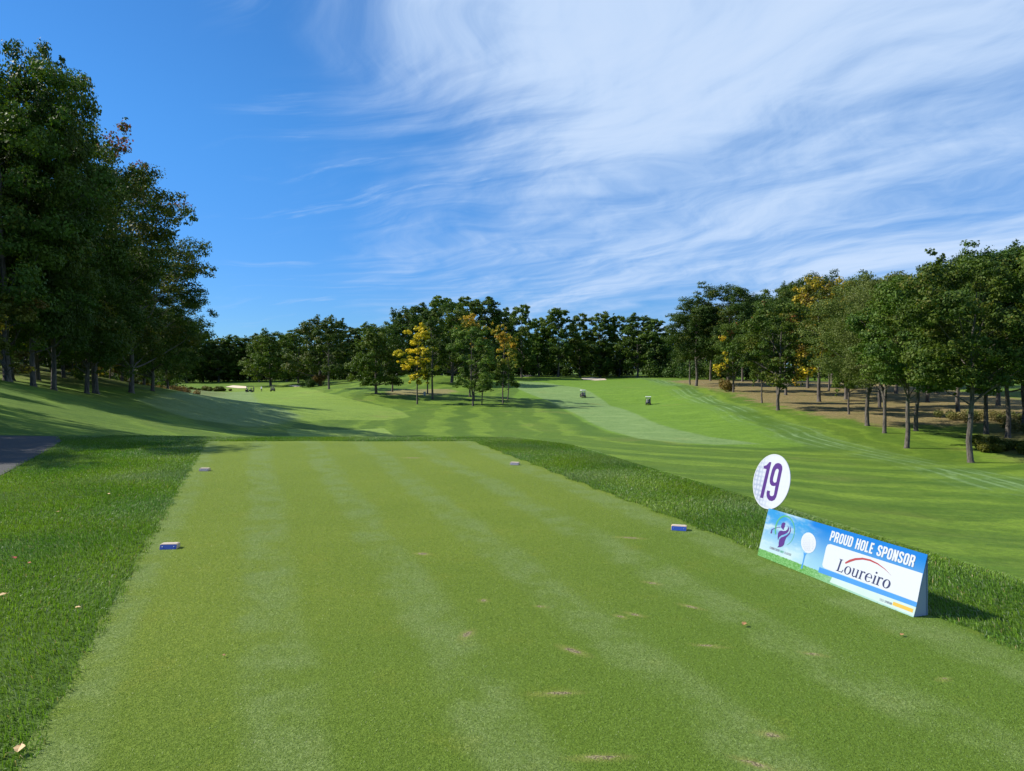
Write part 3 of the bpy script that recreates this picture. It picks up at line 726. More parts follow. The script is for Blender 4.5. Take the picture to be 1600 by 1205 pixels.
for (x, y, h_, r_, kk, lb) in [(-20.5,16.4,10.6,4.2,'near0','tree on the bank nearest the cart path, shading it from the left'),(-23.5,13.2,11,3.6,'near1','tree on the bank beside the near stretch of the cart path, left of the picture'),(-21.5,20.0,10.2,3.8,'near2','small tree just past the bend of the cart path, left of the picture'),
        (-31,27.5,13,3.4,'near1','slim tree up the bank past the cart path, left of the picture'),(-43,46,16,3.6,'near0','tree at the near edge of the left wood, outside the picture'),(-36,37,9,2.2,'near2','small tree on the bank before the left wood, outside the picture')]:
    tree('oak_tree', lb, kk, 0, 0, 0, r_, xy=(x, y), hgt=h_)
tree('sapling_tree', 'small tree with russet and gold leaves under the big trees at the left edge', 'under', 12, 46, 448, 2.6)
tree('sapling_tree', 'small yellowing tree glimpsed between trunks in the left wood', 'under', 115, 92, 520, 3.4)
tree('sapling_tree', 'small golden tree glimpsed near the right trunks of the left wood', 'under', 172, 104, 535, 3.4)
tree('sapling_tree', 'low olive tree behind the last trunks of the left wood', 'under', 215, 128, 545, 4.2)

# --- back treeline, left part
GB = 'trees of the far treeline'
for (px, d, top, Rr, kk, lb) in [(262,285,505,9,'back1','far tree hidden by the right end of the left wood'),(292,290,500,8,'back2','tall bluish far tree touching the right end of the left wood'),(318,298,518,7,'back1','far tree second in the dark row right of the left wood'),
        (342,292,528,7,'back1','lowest topped tree of the dark row left of the rounded tree'),(366,296,522,6,'back2','far tree above the left end of the sand bunker'),(390,300,524,7,'back1','far tree above the side on fairway cart'),(405,285,520,6,'back1','far tree tucked against the left side of the rounded tree')]:
    tree('oak_tree', lb, kk, px, d, top, Rr, group='shaded trees of the far left treeline')
tree('oak_tree', 'rounded green tree standing forward of the far treeline just behind the fairway carts', 'broad0', 423, 250, 512, 8.2)
tree('oak_tree', 'narrow tree right of the rounded one behind the fairway carts', 'back0', 466, 262, 513, 6.5)
tree('oak_tree', 'big dark tree with thick trunk, tallest between the fairway carts and the yellow tree', 'broad1', 500, 236, 490, 9.5)
tree('oak_tree', 'dark tree with slim black trunk standing in front of the big thick trunked one', 'slim0', 514, 190, 500, 5.2)
tree('oak_tree', 'tree filling the far treeline right of the big dark tree', 'back1', 545, 275, 510, 8)
tree('oak_tree', 'spreading dark green tree with low boughs on the slope left of the yellow tree', 'broad0', 588, 168, 502, 5.9)
tree('oak_tree', 'slim trunked dark tree close left of the yellow tree', 'slim0', 613, 178, 508, 4.0)
tree('oak_tree', 'slender tree low in the far treeline behind the thin left fairway cart', 'back3', 448, 285, 520, 6)
tree('oak_tree', 'tree closing the far treeline behind the spreading tree', 'back2', 575, 290, 505, 8)
# --- back treeline, centre
for (px, d, top, Rr, kk, lb) in [
    (628,262,478,9,'broad1','broad dark crown rising directly behind the yellow tree'),
    (690,252,462,9,'back2','tall crown behind the gap right of the yellow tree'),
    (706,222,470,9,'broad0','tree with thick leaning trunk between the yellow and the orange topped tree'),
    (758,262,462,9.5,'back1','highest dark crown behind the orange topped tree'),
    (815,272,474,6.5,'back0','tall narrow tree just right above the orange and gold tree'),
    (842,288,495,7,'back2','lower rounded crown in the dip of the far treeline right of the grove'),
    (872,284,480,7.2,'back3','far tree with a pale bare trunk beside the hilltop fairway'),
    (906,292,488,6.5,'back0','far tree directly above the upper bunker and pale trunk gap'),
    (938,290,486,7.5,'back2','far crown standing over the upper sand bunker'),
    (968,292,492,6.5,'back0','far tree just right of the upper sand bunker'),
    (996,278,488,7.5,'back1','wide far tree left of the tall right hand wood'),
    (1022,290,497,7,'back3','last far tree before the skyline climbs on the right'),
    (655,290,472,8,'back1','far crown peeping over the yellow tree'),
    (730,290,462,8,'back0','far crown peeping over the orange topped tree'),
    (790,292,480,7,'back1','far crown above the orange and gold tree')]:
    tree('oak_tree', lb, kk, px, d, top, Rr, group=GB)
# --- grove in the middle
GG = 'grove of slim trees between the two fairways'
tree('maple_tree', 'bright yellow slender tree at the left of the middle grove', 'yellow', 652, 154, 500, 3.5, group=GG, rz=.3)
tree('maple_tree', 'dark green tree immediately right of the bright yellow tree', 'slim0', 676, 164, 478, 4.4, group=GG)
tree('maple_tree', 'small green tree showing two thin trunks just left of the dark one in the grove', 'slim0', 668, 176, 515, 3.4, group=GG)
tree('maple_tree', 'grey green tree with an orange top, broadest of the middle grove', 'slim1', 739, 148, 489, 4.7, group=GG, rz=1.1)
tree('maple_tree', 'slim green tree on a pale trunk right behind the orange topped tree', 'slim1', 753, 152, 525, 2.9, group=GG, rz=4.0)
tree('maple_tree', 'green tree with trunk just left of the orange topped one', 'slim0', 734, 172, 510, 4.0, group=GG)
tree('maple_tree', 'green and gold tree with orange upper leaves at the right of the middle grove', 'slim2', 786, 155, 506, 3.2, group=GG, rz=2.2)
tree('maple_tree', 'olive tree behind the right most gold tree of the middle grove', 'slim2', 793, 166, 520, 2.8, group=GG, rz=.5)
tree('maple_tree', 'dark slim trunked tree near the centre of the middle grove', 'slim0', 741, 162, 515, 3.0, group=GG)
# --- right side wood
tree('oak_tree', 'tall green tree with two pale trunks at the left end of the right hand wood', 'right1', 1088, 190, 458, 8.4)
tree('oak_tree', 'green tree on a slim trunk just behind the pair of pale trunks', 'right0', 1078, 200, 492, 5.5)
tree('oak_tree', 'tallest dark green tree where the right hand skyline first climbs', 'right1', 1138, 182, 436, 8.8)
tree('maple_tree', 'tree with yellow lower leaves and a thick short trunk near the dry ground', 'redoak', 1146, 160, 500, 4.8, rz=.2)
tree('maple_tree', 'reddish green tree on twin trunks at the edge of the dry ground', 'redoak', 1216, 116, 466, 6.4, rz=2.5)
tree('oak_tree', 'slim pale trunked tree left of the twin trunked reddish tree', 'right2', 1191, 131, 505, 3.6)
tree('oak_tree', 'tall green tree directly behind the reddish twin trunked tree', 'right3', 1228, 150, 437, 6.6)
tree('oak_tree', 'dark crown on the skyline between the reddish tree and the gold oak', 'right1', 1262, 168, 420, 7.5)
tree('oak_tree', 'gold and olive oak high on the skyline left of the grey green tree', 'goldoak', 1280, 136, 428, 6.2)
tree('oak_tree', 'gold tinged oak just right of the other gold oak on the skyline', 'goldoak', 1322, 140, 430, 6.0)
tree('oak_tree', 'slim trunked green tree on the dry ground left of the grey green tree', 'right2', 1327, 105, 510, 3.6)
tree('elm_tree', 'large rounded grey green tree with fine pale leaves in the right hand wood', 'sage', 1356, 92, 424, 7.4, rz=1.2)
tree('elm_tree', 'second grey green fine leaved tree, its trunk just right of the rounded one', 'sage', 1383, 84, 420, 6.0, rz=3.4)
tree('oak_tree', 'dark green tree on the forked pale trunk right of the grey green tree', 'right0', 1418, 72, 420, 5.6, rz=.5)
tree('oak_tree', 'green tree on a thin trunk just behind the forked pale trunk', 'right3', 1432, 88, 412, 6.0)
tree('oak_tree', 'largest nearest tree of the right hand wood on a tall grey trunk', 'right0', 1519, 62, 388, 5.8, rz=2.4)
tree('oak_tree', 'dark green tree at the right edge with high crown over the tall dry grass', 'right1', 1576, 80, 374, 6.4)
tree('oak_tree', 'tree cut by the right edge of the picture above the dry grass', 'right3', 1602, 88, 370, 7.0)
tree('oak_tree', 'tall green tree behind the nearest grey trunk, its top on the skyline', 'right1', 1498, 104, 385, 7.0)
tree('oak_tree', 'green tree half hidden right of the nearest grey trunk', 'right2', 1542, 84, 395, 6.0)
GR = 'inner trees of the right hand wood'
for (px, d, top, Rr, kk, lb) in [(1185, 205, 455, 8, 'right1', 'inner crown in the gap between the tallest dark tree and the reddish tree'), (1160, 215, 462, 8, 'right0', 'inner tree behind the tallest dark tree where the skyline climbs'), (1300, 190, 440, 8, 'right3', 'deep tree behind the two gold oaks'), (1350, 170, 425, 8, 'right1', 'deep tree behind the rounded grey green tree'), (1400, 150, 418, 8, 'right0', 'deep tree showing over the grey green trees on the skyline'), (1450, 128, 418, 7.5, 'right3', 'deep tree between the forked pale trunk and the nearest grey trunk'), (1465, 150, 415, 8, 'right1', 'farther deep tree left of the nearest grey trunk'), (1560, 118, 380, 8, 'right0', 'deep tree behind the high crown near the right edge'), (1620, 110, 372, 8, 'right1', 'deep tree just past the right edge of the picture'), (1650, 80, 360, 7, 'right0', 'tree past the right edge beside the dry grass'), (1690, 70, 340, 6.5, 'right3', 'tree farthest past the right edge of the picture'), (1240, 200, 440, 8, 'right0', 'deep tree behind the reddish twin trunked tree'), (1420, 200, 440, 9, 'right1', 'farthest tree behind the forked pale trunk'), (1530, 160, 410, 9, 'right3', 'farthest tree behind the nearest grey trunk'), (1605, 150, 400, 9, 'right2', 'farthest tree at the right edge of the picture'), (1110, 225, 470, 8, 'right3', 'deep tree right of the two pale trunks at the end of the wood'), (1375, 118, 440, 6, 'right1', 'inner tree between the two grey green trees'), (1295, 158, 470, 5, 'right2', 'inner tree under the gold oaks at the back of the dry ground')]:
    tree('oak_tree', lb, kk, px, d, top, Rr, group=GR)

# --- undergrowth and far woodland: leafy masses nobody could count
def thicket(name, label, line, wid, hlo, hhi, n, leaf, pal, seed, per=1.6):
    rng = np.random.default_rng(seed)
    ln = np.array(line, float); seg = np.linalg.norm(np.diff(ln, axis=0), axis=1); cum = np.concatenate([[0], np.cumsum(seg)])
    m_ = max(20, int(cum[-1]/per)); s = rng.uniform(0, cum[-1], m_)
    cx = np.interp(s, cum, ln[:, 0])+rng.normal(size=m_)*wid*.4; cy = np.interp(s, cum, ln[:, 1])+rng.normal(size=m_)*wid*.4
    hg = rng.uniform(hlo, hhi, m_); cz = H(cx, cy)
    idx = rng.choice(m_, n, p=(hg/hg.sum()))
    d = rng.normal(size=(n, 3)); d /= np.linalg.norm(d, axis=1)[:, None]; rad = rng.uniform(0, 1, n)**.4
    rr = (hg*.38+.3)[idx]
    p = np.stack([cx[idx]+d[:, 0]*rad*rr, cy[idx]+d[:, 1]*rad*rr, cz[idx]+hg[idx]*(.5+.5*d[:, 2]*rad)], -1)
    nr = d*.7+rng.normal(size=(n, 3))*.5+np.array([0, 0, .2]); nr /= np.linalg.norm(nr, axis=1)[:, None]
    a = np.cross(nr, rng.normal(size=(n, 3))); a /= np.linalg.norm(a, axis=1)[:, None]; b_ = np.cross(nr, a)
    L = leaf*rng.uniform(.6, 1.3, n)[:, None]
    co = np.stack([p-a*L/2, p+b_*L*.3, p+a*L/2, p-b_*L*.3], 1).reshape(-1, 3)
    me = raw_mesh(name, co, np.arange(4*n).reshape(-1, 4), False)
    pl = np.array(PAL[pal]); k = rng.integers(0, len(pl), m_)[idx]
    cattr(me, 'col', np.repeat(pl[k]*rng.uniform(.7, 1.2, n)[:, None], 4, 0)); me.materials.append(LEAF)
    o = bpy.data.objects.new(name, me); COL.objects.link(o)
    return tag(o, label, name.replace('_', ' '), kind='stuff')
def W(px, d): return (ray(px, 600)[0]*d, d)
thicket('undergrowth', 'dark bushes under the far treeline', [W(230,300), W(400,303), W(560,292), W(640,285), W(800,300), W(1030,300), W(1060,265), W(1110,235), W(1250,225), W(1400,228), W(1620,205)], 9, 3, 8, 80000, .8, 'dark', 201, 1.0)
thicket('distant_woodland', 'continuous dark woodland closing the view behind the far treeline', [W(120,330), W(400,335), W(560,325), W(800,325), W(1040,325), W(1150,275), W(1400,260), W(1640,240)], 20, 14, 21, 120000, 1.3, 'dark', 202, .8)
thicket('undergrowth', 'dark bushes in the depth of the left wood', [(-70,50),(-74,80),(-76,120),(-92,170),(-108,215)], 9, 3, 9, 40000, .6, 'dark', 203, 1.0)
thicket('distant_woodland', 'dark woodland at the back of the left wood', [(-78,40),(-95,80),(-105,130),(-130,200)], 14, 12, 20, 40000, .9, 'dark', 204, 1.0)
tag(thicket('dry_grass', 'tall reddish grass and weeds at the foot of the left wood', [W(236,140), W(262,150), W(290,160)], 4, .9, 2.2, 14000, .28, 'russet', 205, .35), cat='tall grass')
tag(thicket('dry_grass', 'green weeds beside the reddish tall grass near the left bunker', [W(285,205), W(320,215), W(352,222)], 4, .6, 1.6, 9000, .35, 'olive', 206, .5), cat='tall grass')
tag(thicket('dry_grass', 'tall yellow green grass under the trees at the right edge', [W(1545,100), W(1600,92), W(1680,84), W(1720,78)], 7, .6, 1.5, 34000, .2, 'meadow', 207, .2), cat='tall grass')
tag(thicket('weeds', 'low dark weeds at the foot of the nearest right hand trees', [W(1548,72), W(1600,70), W(1680,66)], 5, .5, 1.3, 24000, .2, 'olive', 208, .2), cat='weeds')

# single bushes
def bush(label, px, d, hh_, Rr, pal, seed):
    rng = np.random.default_rng(seed); n = 2600
    x, y = W(px, d); z = float(H(np.array([x]), np.array([y]))[0])
    C = rng.normal(size=(9, 3))*[Rr*.4, Rr*.4, hh_*.2]; C[:, 2] = np.abs(C[:, 2])+hh_*.35; idx = rng.integers(0, 9, n)
    d_ = rng.normal(size=(n, 3)); d_ /= np.linalg.norm(d_, axis=1)[:, None]
    p = C[idx]+d_*rng.uniform(0, 1, n)[:, None]**.4*[Rr*.5, Rr*.5, hh_*.4]; p[:, 2] = np.maximum(p[:, 2], .05)
    nr = d_+rng.normal(size=(n, 3))*.5; nr /= np.linalg.norm(nr, axis=1)[:, None]
    a = np.cross(nr, rng.normal(size=(n, 3))); a /= np.linalg.norm(a, axis=1)[:, None]; b_ = np.cross(nr, a); L = .32
    me = raw_mesh('bush', np.stack([p-a*L/2, p+b_*L*.3, p+a*L/2, p-b_*L*.3], 1).reshape(-1, 3), np.arange(4*n).reshape(-1, 4), False)
    cattr(me, 'col', np.repeat(np.array(PAL[pal])[rng.integers(0, 3, n)], 4, 0)); me.materials.append(LEAF)
    o = bpy.data.objects.new('bush', me); COL.objects.link(o); o.location = (x, y, z); tag(o, label, 'bush')
bush('dark rounded bush at the foot of the big dark tree behind the fairway', 486, 228, 2.6, 2.2, 'dark', 301)
bush('reddish bush beside the trunk of the big dark tree behind the fairway', 497, 232, 3.6, 2.4, 'russet', 302)
bush('russet bush at the foot of the short thick trunk near the dry ground', 1133, 165, 2.8, 1.8, 'russet', 303)

# ------------------------------------------------------------------ sand bunkers
SAND = paint('sand', (0.62, 0.52, 0.38), 0.9, 0.1, var=0.1, scale=2.0)
for pl in ([(908,591),(925,590.3),(946,592.3),(948,594),(930,594.8),(912,593.5)], [(813,587),(828,586),(833,588),(820,589)],
           [(352,605),(364,602.5),(385,604),(386,607),(372,607)], [(450,603),(462,602),(474,603.6),(462,605)]):
    sheet('sand_bunker', polyhit(pl, 60), SAND, 0.07, 3)

# ------------------------------------------------------------------ mesh kit for objects
class MB:
    def __init__(s): s.bm = bmesh.new()
    def box(s, c, size, rot=None, bev=0.0, taper=None):
        r = bmesh.ops.create_cube(s.bm, size=1.0); vs = r['verts']
        for v in vs:
            v.co = Vector((v.co.x*size[0], v.co.y*size[1], v.co.z*size[2]))
            if taper and v.co.z > 0: v.co.x *= taper[0]; v.co.y *= taper[1]
        if bev:
            es = list({e for v in vs for e in v.link_edges}); rb = bmesh.ops.bevel(s.bm, geom=es, offset=bev, segments=2, affect='EDGES', profile=.6)
            vs = list({v for f in rb['faces'] for v in f.verts} | {v for v in vs if v.is_valid})
        if rot is not None:
            M = Matrix.Rotation(rot[1], 3, rot[0])
            for v in vs: v.co = M @ v.co
        for v in vs: v.co += Vector(c)
        return s
    def tube(s, p0, p1, r0, r1=None, seg=10):
        r1 = r0 if r1 is None else r1; p0, p1 = Vector(p0), Vector(p1); d = (p1-p0)
        r = bmesh.ops.create_cone(s.bm, cap_ends=True, segments=seg, radius1=r0, radius2=r1, depth=d.length)
        q = d.to_track_quat('Z', 'Y').to_matrix().to_4x4(); M = Matrix.Translation((p0+p1)/2) @ q
        for v in r['verts']: v.co = M @ v.co
        return s
    def prism(s, pts, x0, x1):
        a = [s.bm.verts.new((x0, p[0], p[1])) for p in pts]; b_ = [s.bm.verts.new((x1, p[0], p[1])) for p in pts]
        s.bm.faces.new(a[::-1]); s.bm.faces.new(b_)
        for i in range(len(pts)): j = (i+1) % len(pts); s.bm.faces.new((a[i], a[j], b_[j], b_[i]))
        return s
    def build(s, name, m, parent=None, smooth=False):
        bmesh.ops.recalc_face_normals(s.bm, faces=s.bm.faces[:])
        me = bpy.data.meshes.new(name); s.bm.to_mesh(me); s.bm.free()
        if smooth: me.polygons.foreach_set('use_smooth', [True]*len(me.polygons))
        return link(name, me, m, parent)

# ------------------------------------------------------------------ tee markers
WOOD = paint('pale sawn wood', (0.58, 0.43, 0.26), 0.7, var=0.18, scale=60)
BLUE = paint('blue paint', (0.015, 0.06, 0.30), 0.45, var=0.08, scale=40)
GREYP = paint('worn grey paint', (0.17, 0.17, 0.20), 0.55, var=0.15, scale=60)
SCREW = paint('zinc screw', (0.6, 0.6, 0.62), 0.35, metal=0.8)
TOPW = paint('weathered wood top', (0.46, 0.38, 0.29), 0.7, var=0.25, scale=70)
def marker(label, px, py, rz, face):
    r = ray(px, py); d = -EYE/r[2]
    o = thing('tee_marker', label, 'tee marker', (r[0]*d, d, 0.008), rz, 'wooden block tee markers')
    # a length of 2x4 with a sloped painted face towards the camera
    Lh = 0.076; prof = [(-.052, 0.0), (.046, 0.0), (.046, .042), (-.030, .042)]
    m = MB(); m.prism(prof, -Lh, Lh); bmesh.ops.bevel(m.bm, geom=m.bm.edges[:], offset=.003, segments=2, affect='EDGES')
    m.build('block', WOOD, o)
    # painted sloped face, a thin skin on the front
    f = MB(); v = [(-.0545, .0025), (-.0330, .0405), (-.0305, .0405), (-.0520, .0025)]
    f.prism(v, -Lh+.004, Lh-.004).build('painted_face', face, o)
    tp = MB(); tp.box((0, .008, .0435), (2*Lh-.02, .062, .003)).build('top_face', TOPW, o)
    for sx_ in (-.05, .05):
        MB().tube((sx_, -.0455, .022), (sx_, -.0425, .0235), .004, seg=8).build('screw', SCREW, o)
    return o
marker('blue faced wooden block on the near left of the tee', 265.5, 858, .10, BLUE)
marker('blue faced wooden block by the right edge of the tee with pale end showing', 1061, 829, -.30, BLUE)
marker('grey faced wooden block on the far left of the tee', 320, 736.5, .0, GREYP)
marker('grey faced wooden block on the far right of the tee near the rough', 804.5, 727, -.25, GREYP)

# ------------------------------------------------------------------ fallen leaves, a tee peg scrap
LB = paint('dry brown leaf', (0.33, 0.17, 0.06), 0.6, var=0.3, scale=90); LO = paint('dry tan leaf', (0.55, 0.36, 0.16), 0.6, var=0.3, scale=90); LR = paint('red leaf', (0.36, 0.06, 0.03), 0.6, var=0.3, scale=90)
def leaf_mesh(seed):
    rng = random.Random(seed); bm = bmesh.new(); n = 7; c_, l_, r_ = [], [], []
    for i in range(n):
        tt = i/(n-1); wv_ = math.sin(math.pi*min(1, tt*1.02))**.8*.34*(1+.25*(i % 2)); y_ = tt-.5; z_ = .10*math.sin(tt*3.1)+.05
        c_.append(bm.verts.new((0, y_, z_-.03))); l_.append(bm.verts.new((-wv_-.005, y_-.03, z_+.10*rng.random()))); r_.append(bm.verts.new((wv_+.005, y_-.03, z_+.10*rng.random())))
    for i in range(n-1): bm.faces.new((l_[i], c_[i], c_[i+1], l_[i+1])); bm.faces.new((c_[i], r_[i], r_[i+1], c_[i+1]))
    s0 = [bm.verts.new(p) for p in ((-.012, -.5, .02), (.012, -.5, .02), (.02, -.85, .07), (-.005, -.85, .07))]; bm.faces.new(s0)
    me = bpy.data.meshes.new('leaf'); bm.to_mesh(me); bm.free()
    return me
for i, (px, py, s_, mt, zl, lb) in enumerate([
    (30,1171,.075,LO,.03,'pale tan curled leaf at the bottom left edge of the tee'),(1163,975,.055,LB,.02,'orange brown leaf lying on the tee left of the sponsor board'),(1409,992,.04,LB,.02,'small brown leaf on the tee below the right end of the board'),
    (22,872,.07,LR,.06,'red leaf in the rough grass at the left edge'),(45,880,.05,LR,.06,'small dark red leaf in the left rough beside the other red leaf'),(120,950,.06,LO,.06,'tan leaf in the left rough grass by the tee edge'),(4,930,.07,LO,.06,'tan leaf cut by the left edge of the picture'),
    (170,772,.06,LO,.06,'pale leaf in the left rough near the shaded cart path'),(90,800,.06,LB,.06,'brown leaf in the left rough below the cart path'),(350,1024,.03,LB,.02,'tiny dark leaf scrap on the left part of the tee')]):
    r = ray(px, py); d = (EYE-zl)/-r[2]
    me = leaf_mesh(i); o = link('fallen_leaf', me, mt); o.location = (r[0]*d, d, zl); s_ *= .72; o.scale = (s_, s_, s_); o.rotation_euler = (random.uniform(-.2, .2), random.uniform(-.2, .2), random.uniform(0, 6.28))
    tag(o, lb, 'leaf', 'fallen leaves on the grass')

# ------------------------------------------------------------------ sponsor board
def homog(src, dst):
    A = []
    for (x, y), (u_, v_) in zip(src, dst):
        A.append([x, y, 1, 0, 0, 0, -u_*x, -u_*y, -u_]); A.append([0, 0, 0, x, y, 1, -v_*x, -v_*y, -v_])
    _, _, V_ = np.linalg.svd(np.array(A)); return V_[-1].reshape(3, 3)
BLp, BRp = np.array(at(1183.5, 869, -EYE/ray(1183.5, 869)[2])), np.array(at(1427, 967, -EYE/ray(1427, 967)[2]))
SL = float(np.linalg.norm(BRp-BLp)); ux = (BRp-BLp)/SL; nb_ = np.array([-ux[1], ux[0], 0])     # nb_ points away from the front
SH, DEP = 0.408, 0.125        # upright height, depth
PV = math.hypot(SH, DEP*.9)   # slant height
Sg = thing('sponsor_sign', 'blue and white folded sponsor board with a round number disc, standing on the tee edge', 'sign', tuple(BLp+np.array([0, 0, .008])), math.atan2(ux[1], ux[0]))
# local frame: x along the board, y to its back, z up.  panel frame (u, v) -> local
tilt = math.atan2(DEP*.9, SH)
def pl(u_, v_, off=0.0): return (u_, v_*math.sin(tilt)-off*math.cos(tilt), v_*math.cos(tilt)+off*math.sin(tilt))
HM = homog([(1200,797.5),(1451,872),(1427,966),(1183.5,868)], [(0, PV), (SL, PV), (SL, 0), (0, 0)])
def art(pts):
    out_ = []
    for x, y in pts:
        q = HM @ np.array([x, y, 1.0]); out_.append((q[0]/q[2], q[1]/q[2]))
    return out_
def flat(name, loops_list, m, off, parent, tri=True):
    """loops_list: list of [outer, hole, ...] in panel coordinates; built as thin printed film"""
    vs, fs = [], []
    for k, loops in enumerate(loops_list):
        tess = tessellate_polygon([[Vector((p[0], p[1], 0)) for p in lp] for lp in loops])
        base = len(vs); allp = [p for lp in loops for p in lp]
        o_ = off+k*0.00006
        vs += [pl(p[0], p[1], o_) for p in allp]
        n_ = np.array([0, -math.cos(tilt), math.sin(tilt)])
        for a_, b_, c_ in tess:
            A_, B_, C_ = (np.array(vs[base+i]) for i in (a_, b_, c_))
            if np.dot(np.cross(B_-A_, C_-A_), n_) < 0: b_, c_ = c_, b_
            fs.append((base+a_, base+b_, base+c_))
    me = bpy.data.meshes.new(name); me.from_pydata(vs, [], fs); me.update()
    return link(name, me, m, parent)
def stroke(path, w_, closed=False):
    P_ = [Vector(p) for p in path]; n_ = len(P_); L_, R_ = [], []
    for i in range(n_):
        a_ = P_[i-1] if (i > 0 or closed) else None; b_ = P_[(i+1) % n_] if (i < n_-1 or closed) else None
        if a_ is None: d = (b_-P_[i]).normalized(); nn = Vector((-d.y, d.x)); k = 1
        elif b_ is None: d = (P_[i]-a_).normalized(); nn = Vector((-d.y, d.x)); k = 1
        else:
            d1 = (P_[i]-a_).normalized(); d2 = (b_-P_[i]).normalized(); n1_ = Vector((-d1.y, d1.x)); n2_ = Vector((-d2.y, d2.x))
            nn = (n1_+n2_); nn = nn.normalized() if nn.length > 1e-6 else n1_; k = 1/max(.5, nn.dot(n1_))
        L_.append(P_[i]+nn*k*w_/2); R_.append(P_[i]-nn*k*w_/2)
    if closed: return [[tuple(p) for p in L_], [tuple(p) for p in R_]]
    return [[tuple(p) for p in L_]+[tuple(p) for p in R_[::-1]]]
def arc(cx, cy, rx, ry, a0, a1, n=10): return [(cx+rx*math.cos(math.radians(a0+(a1-a0)*i/n)), cy+ry*math.sin(math.radians(a0+(a1-a0)*i/n))) for i in range(n+1)]
W_ = .36; h_ = .09   # letter body centre-line box, inset
def glyph(ch):
    w0, w1, y0, y1 = .08, .36, .08, .92; r = .12
    if ch == 'P': return [[(w0, 0), (w0, 1)], [(w0, y1)]+arc(w1-r, y1-r, r, r, 90, 0, 5)+arc(w1-r, .44+r, r, r, 0, -90, 5)+[(w0, .44)]], .44
    if ch == 'R': return [[(w0, 0), (w0, 1)], [(w0, y1)]+arc(w1-r, y1-r, r, r, 90, 0, 5)+arc(w1-r, .46+r, r, r, 0, -90, 5)+[(w0, .46)], [(.23, .46), (.30, .40), (w1, .28), (w1+.01, 0)]], .46
    if ch == 'O': return [('c', arc(w1-r, y1-r, r, r, 0, 90, 5)+arc(w0+r, y1-r, r, r, 90, 180, 5)+arc(w0+r, y0+r, r, r, 180, 270, 5)+arc(w1-r, y0+r, r, r, 270, 360, 5))], .44
    if ch == 'U': return [[(w0, 1)]+arc(w0+r, y0+r, r, r, 180, 270, 5)+arc(w1-r, y0+r, r, r, 270, 360, 5)+[(w1, 1)]], .44
    if ch == 'D': return [[(w0, 0), (w0, 1)], [(w0, y1)]+arc(w1-r, y1-r, r, r, 90, 0, 5)+arc(w1-r, y0+r, r, r, 0, -90, 5)+[(w0, y0)]], .44
    if ch == 'H': return [[(w0, 0), (w0, 1)], [(w1, 0), (w1, 1)], [(w0, .5), (w1, .5)]], .44
    if ch == 'L': return [[(w0, 1), (w0, y0), (w1-.02, y0)]], .37
    if ch == 'E': return [[(w1-.01, y1), (w0, y1), (w0, y0), (w1-.01, y0)], [(w0, .5), (w1-.05, .5)]], .39
    if ch == 'S': return [[(w1, .70)]+arc(w1-r, y1-r, r, r, 0, 90, 5)+arc(w0+r, y1-r, r, r, 90, 180, 5)+[(w0, .66), (w0+.05, .58), (w1-.05, .42), (w1, .34)]+arc(w1-r, y0+r, r, r, 0, -90, 5)+arc(w0+r, y0+r, r, r, 270, 180, 5)+[(w0, .30)]], .44
    if ch == 'N': return [[(w0, 0), (w0, 1)], [(w1, 0), (w1, 1)], [(w0+.01, .97), (w1-.01, .03)]], .44
    if ch == 'C': return [[(w1, .70)]+arc(w1-r, y1-r, r, r, 0, 90, 5)+arc(w0+r, y1-r, r, r, 90, 180, 5)+arc(w0+r, y0+r, r, r, 180, 270, 5)+arc(w1-r, y0+r, r, r, 270, 360, 5)+[(w1, .30)]], .44
    if ch == 'T': return [[(.22, 0), (.22, .86)], [(0.0, y1), (.44, y1)]], .44
    if ch == 'I': return [[(.1, 0), (.1, 1)]], .20
    if ch == 'A': return [[(.04, 0), (.2, .97)], [(.24, .97), (.40, 0)], [(.11, .28), (.33, .28)]], .44
    if ch == 'G': return [[(w1, .70)]+arc(w1-r, y1-r, r, r, 0, 90, 5)+arc(w0+r, y1-r, r, r, 90, 180, 5)+arc(w0+r, y0+r, r, r, 180, 270, 5)+arc(w1-r, y0+r, r, r, 270, 360, 5)+[(w1, .50), (.22, .50)]], .44
    if ch == 'F': return [[(w1, y1), (w0, y1), (w0, 0)], [(w0, .5), (w1-.05, .5)]], .39
    return [], .22
def text_loops(txt, u0, v0, height, width, sw=.15, slant=0.0, gap=.07):
    tot = sum(glyph(c_)[1]+gap for c_ in txt)-gap; sxx = width/tot; x = 0; res = []
    for c_ in txt:
        g_, adv = glyph(c_)
        for p in g_:
            cl = isinstance(p, tuple); lp = stroke(p[1] if cl else p, sw, cl)
            res.append([[(u0+(x+q[0]+slant*q[1])*sxx, v0+q[1]*height) for q in l_] for l_ in lp])
        x += adv+gap
    return res
# panels
PRN, t, b = mat('printed sky panel')
tc = t.n('ShaderNodeTexCoord').outputs['Object']; sx_ = t.n('ShaderNodeSeparateXYZ'); t.l(tc, sx_.inputs[0])
fu = t.m('DIVIDE', sx_.outputs[0], SL); fv = t.m('DIVIDE', sx_.outputs[2], SH)
cl = t.noise(t.mapping(tc, (3.2, 3, 9), (0, .35, 0)), 1.2, 6, 0.6)
skyb = t.mix(t.sstep(fv, .1, .95), (0.181, 0.342, 0.437), (0.006, 0.128, 0.380))
skyb = t.mix(t.sstep(fu, .28, .42), t.mix(t.sstep(fv, .0, .95), (0.243, 0.390, 0.451), (0.020, 0.181, 0.404)), skyb)
cm = t.m('MULTIPLY', t.sstep(cl, .42, .70), t.sstep(fu, .45, .22))
skyb = t.mix(t.m('MULTIPLY', cm, .85), skyb, (0.339, 0.437, 0.456))
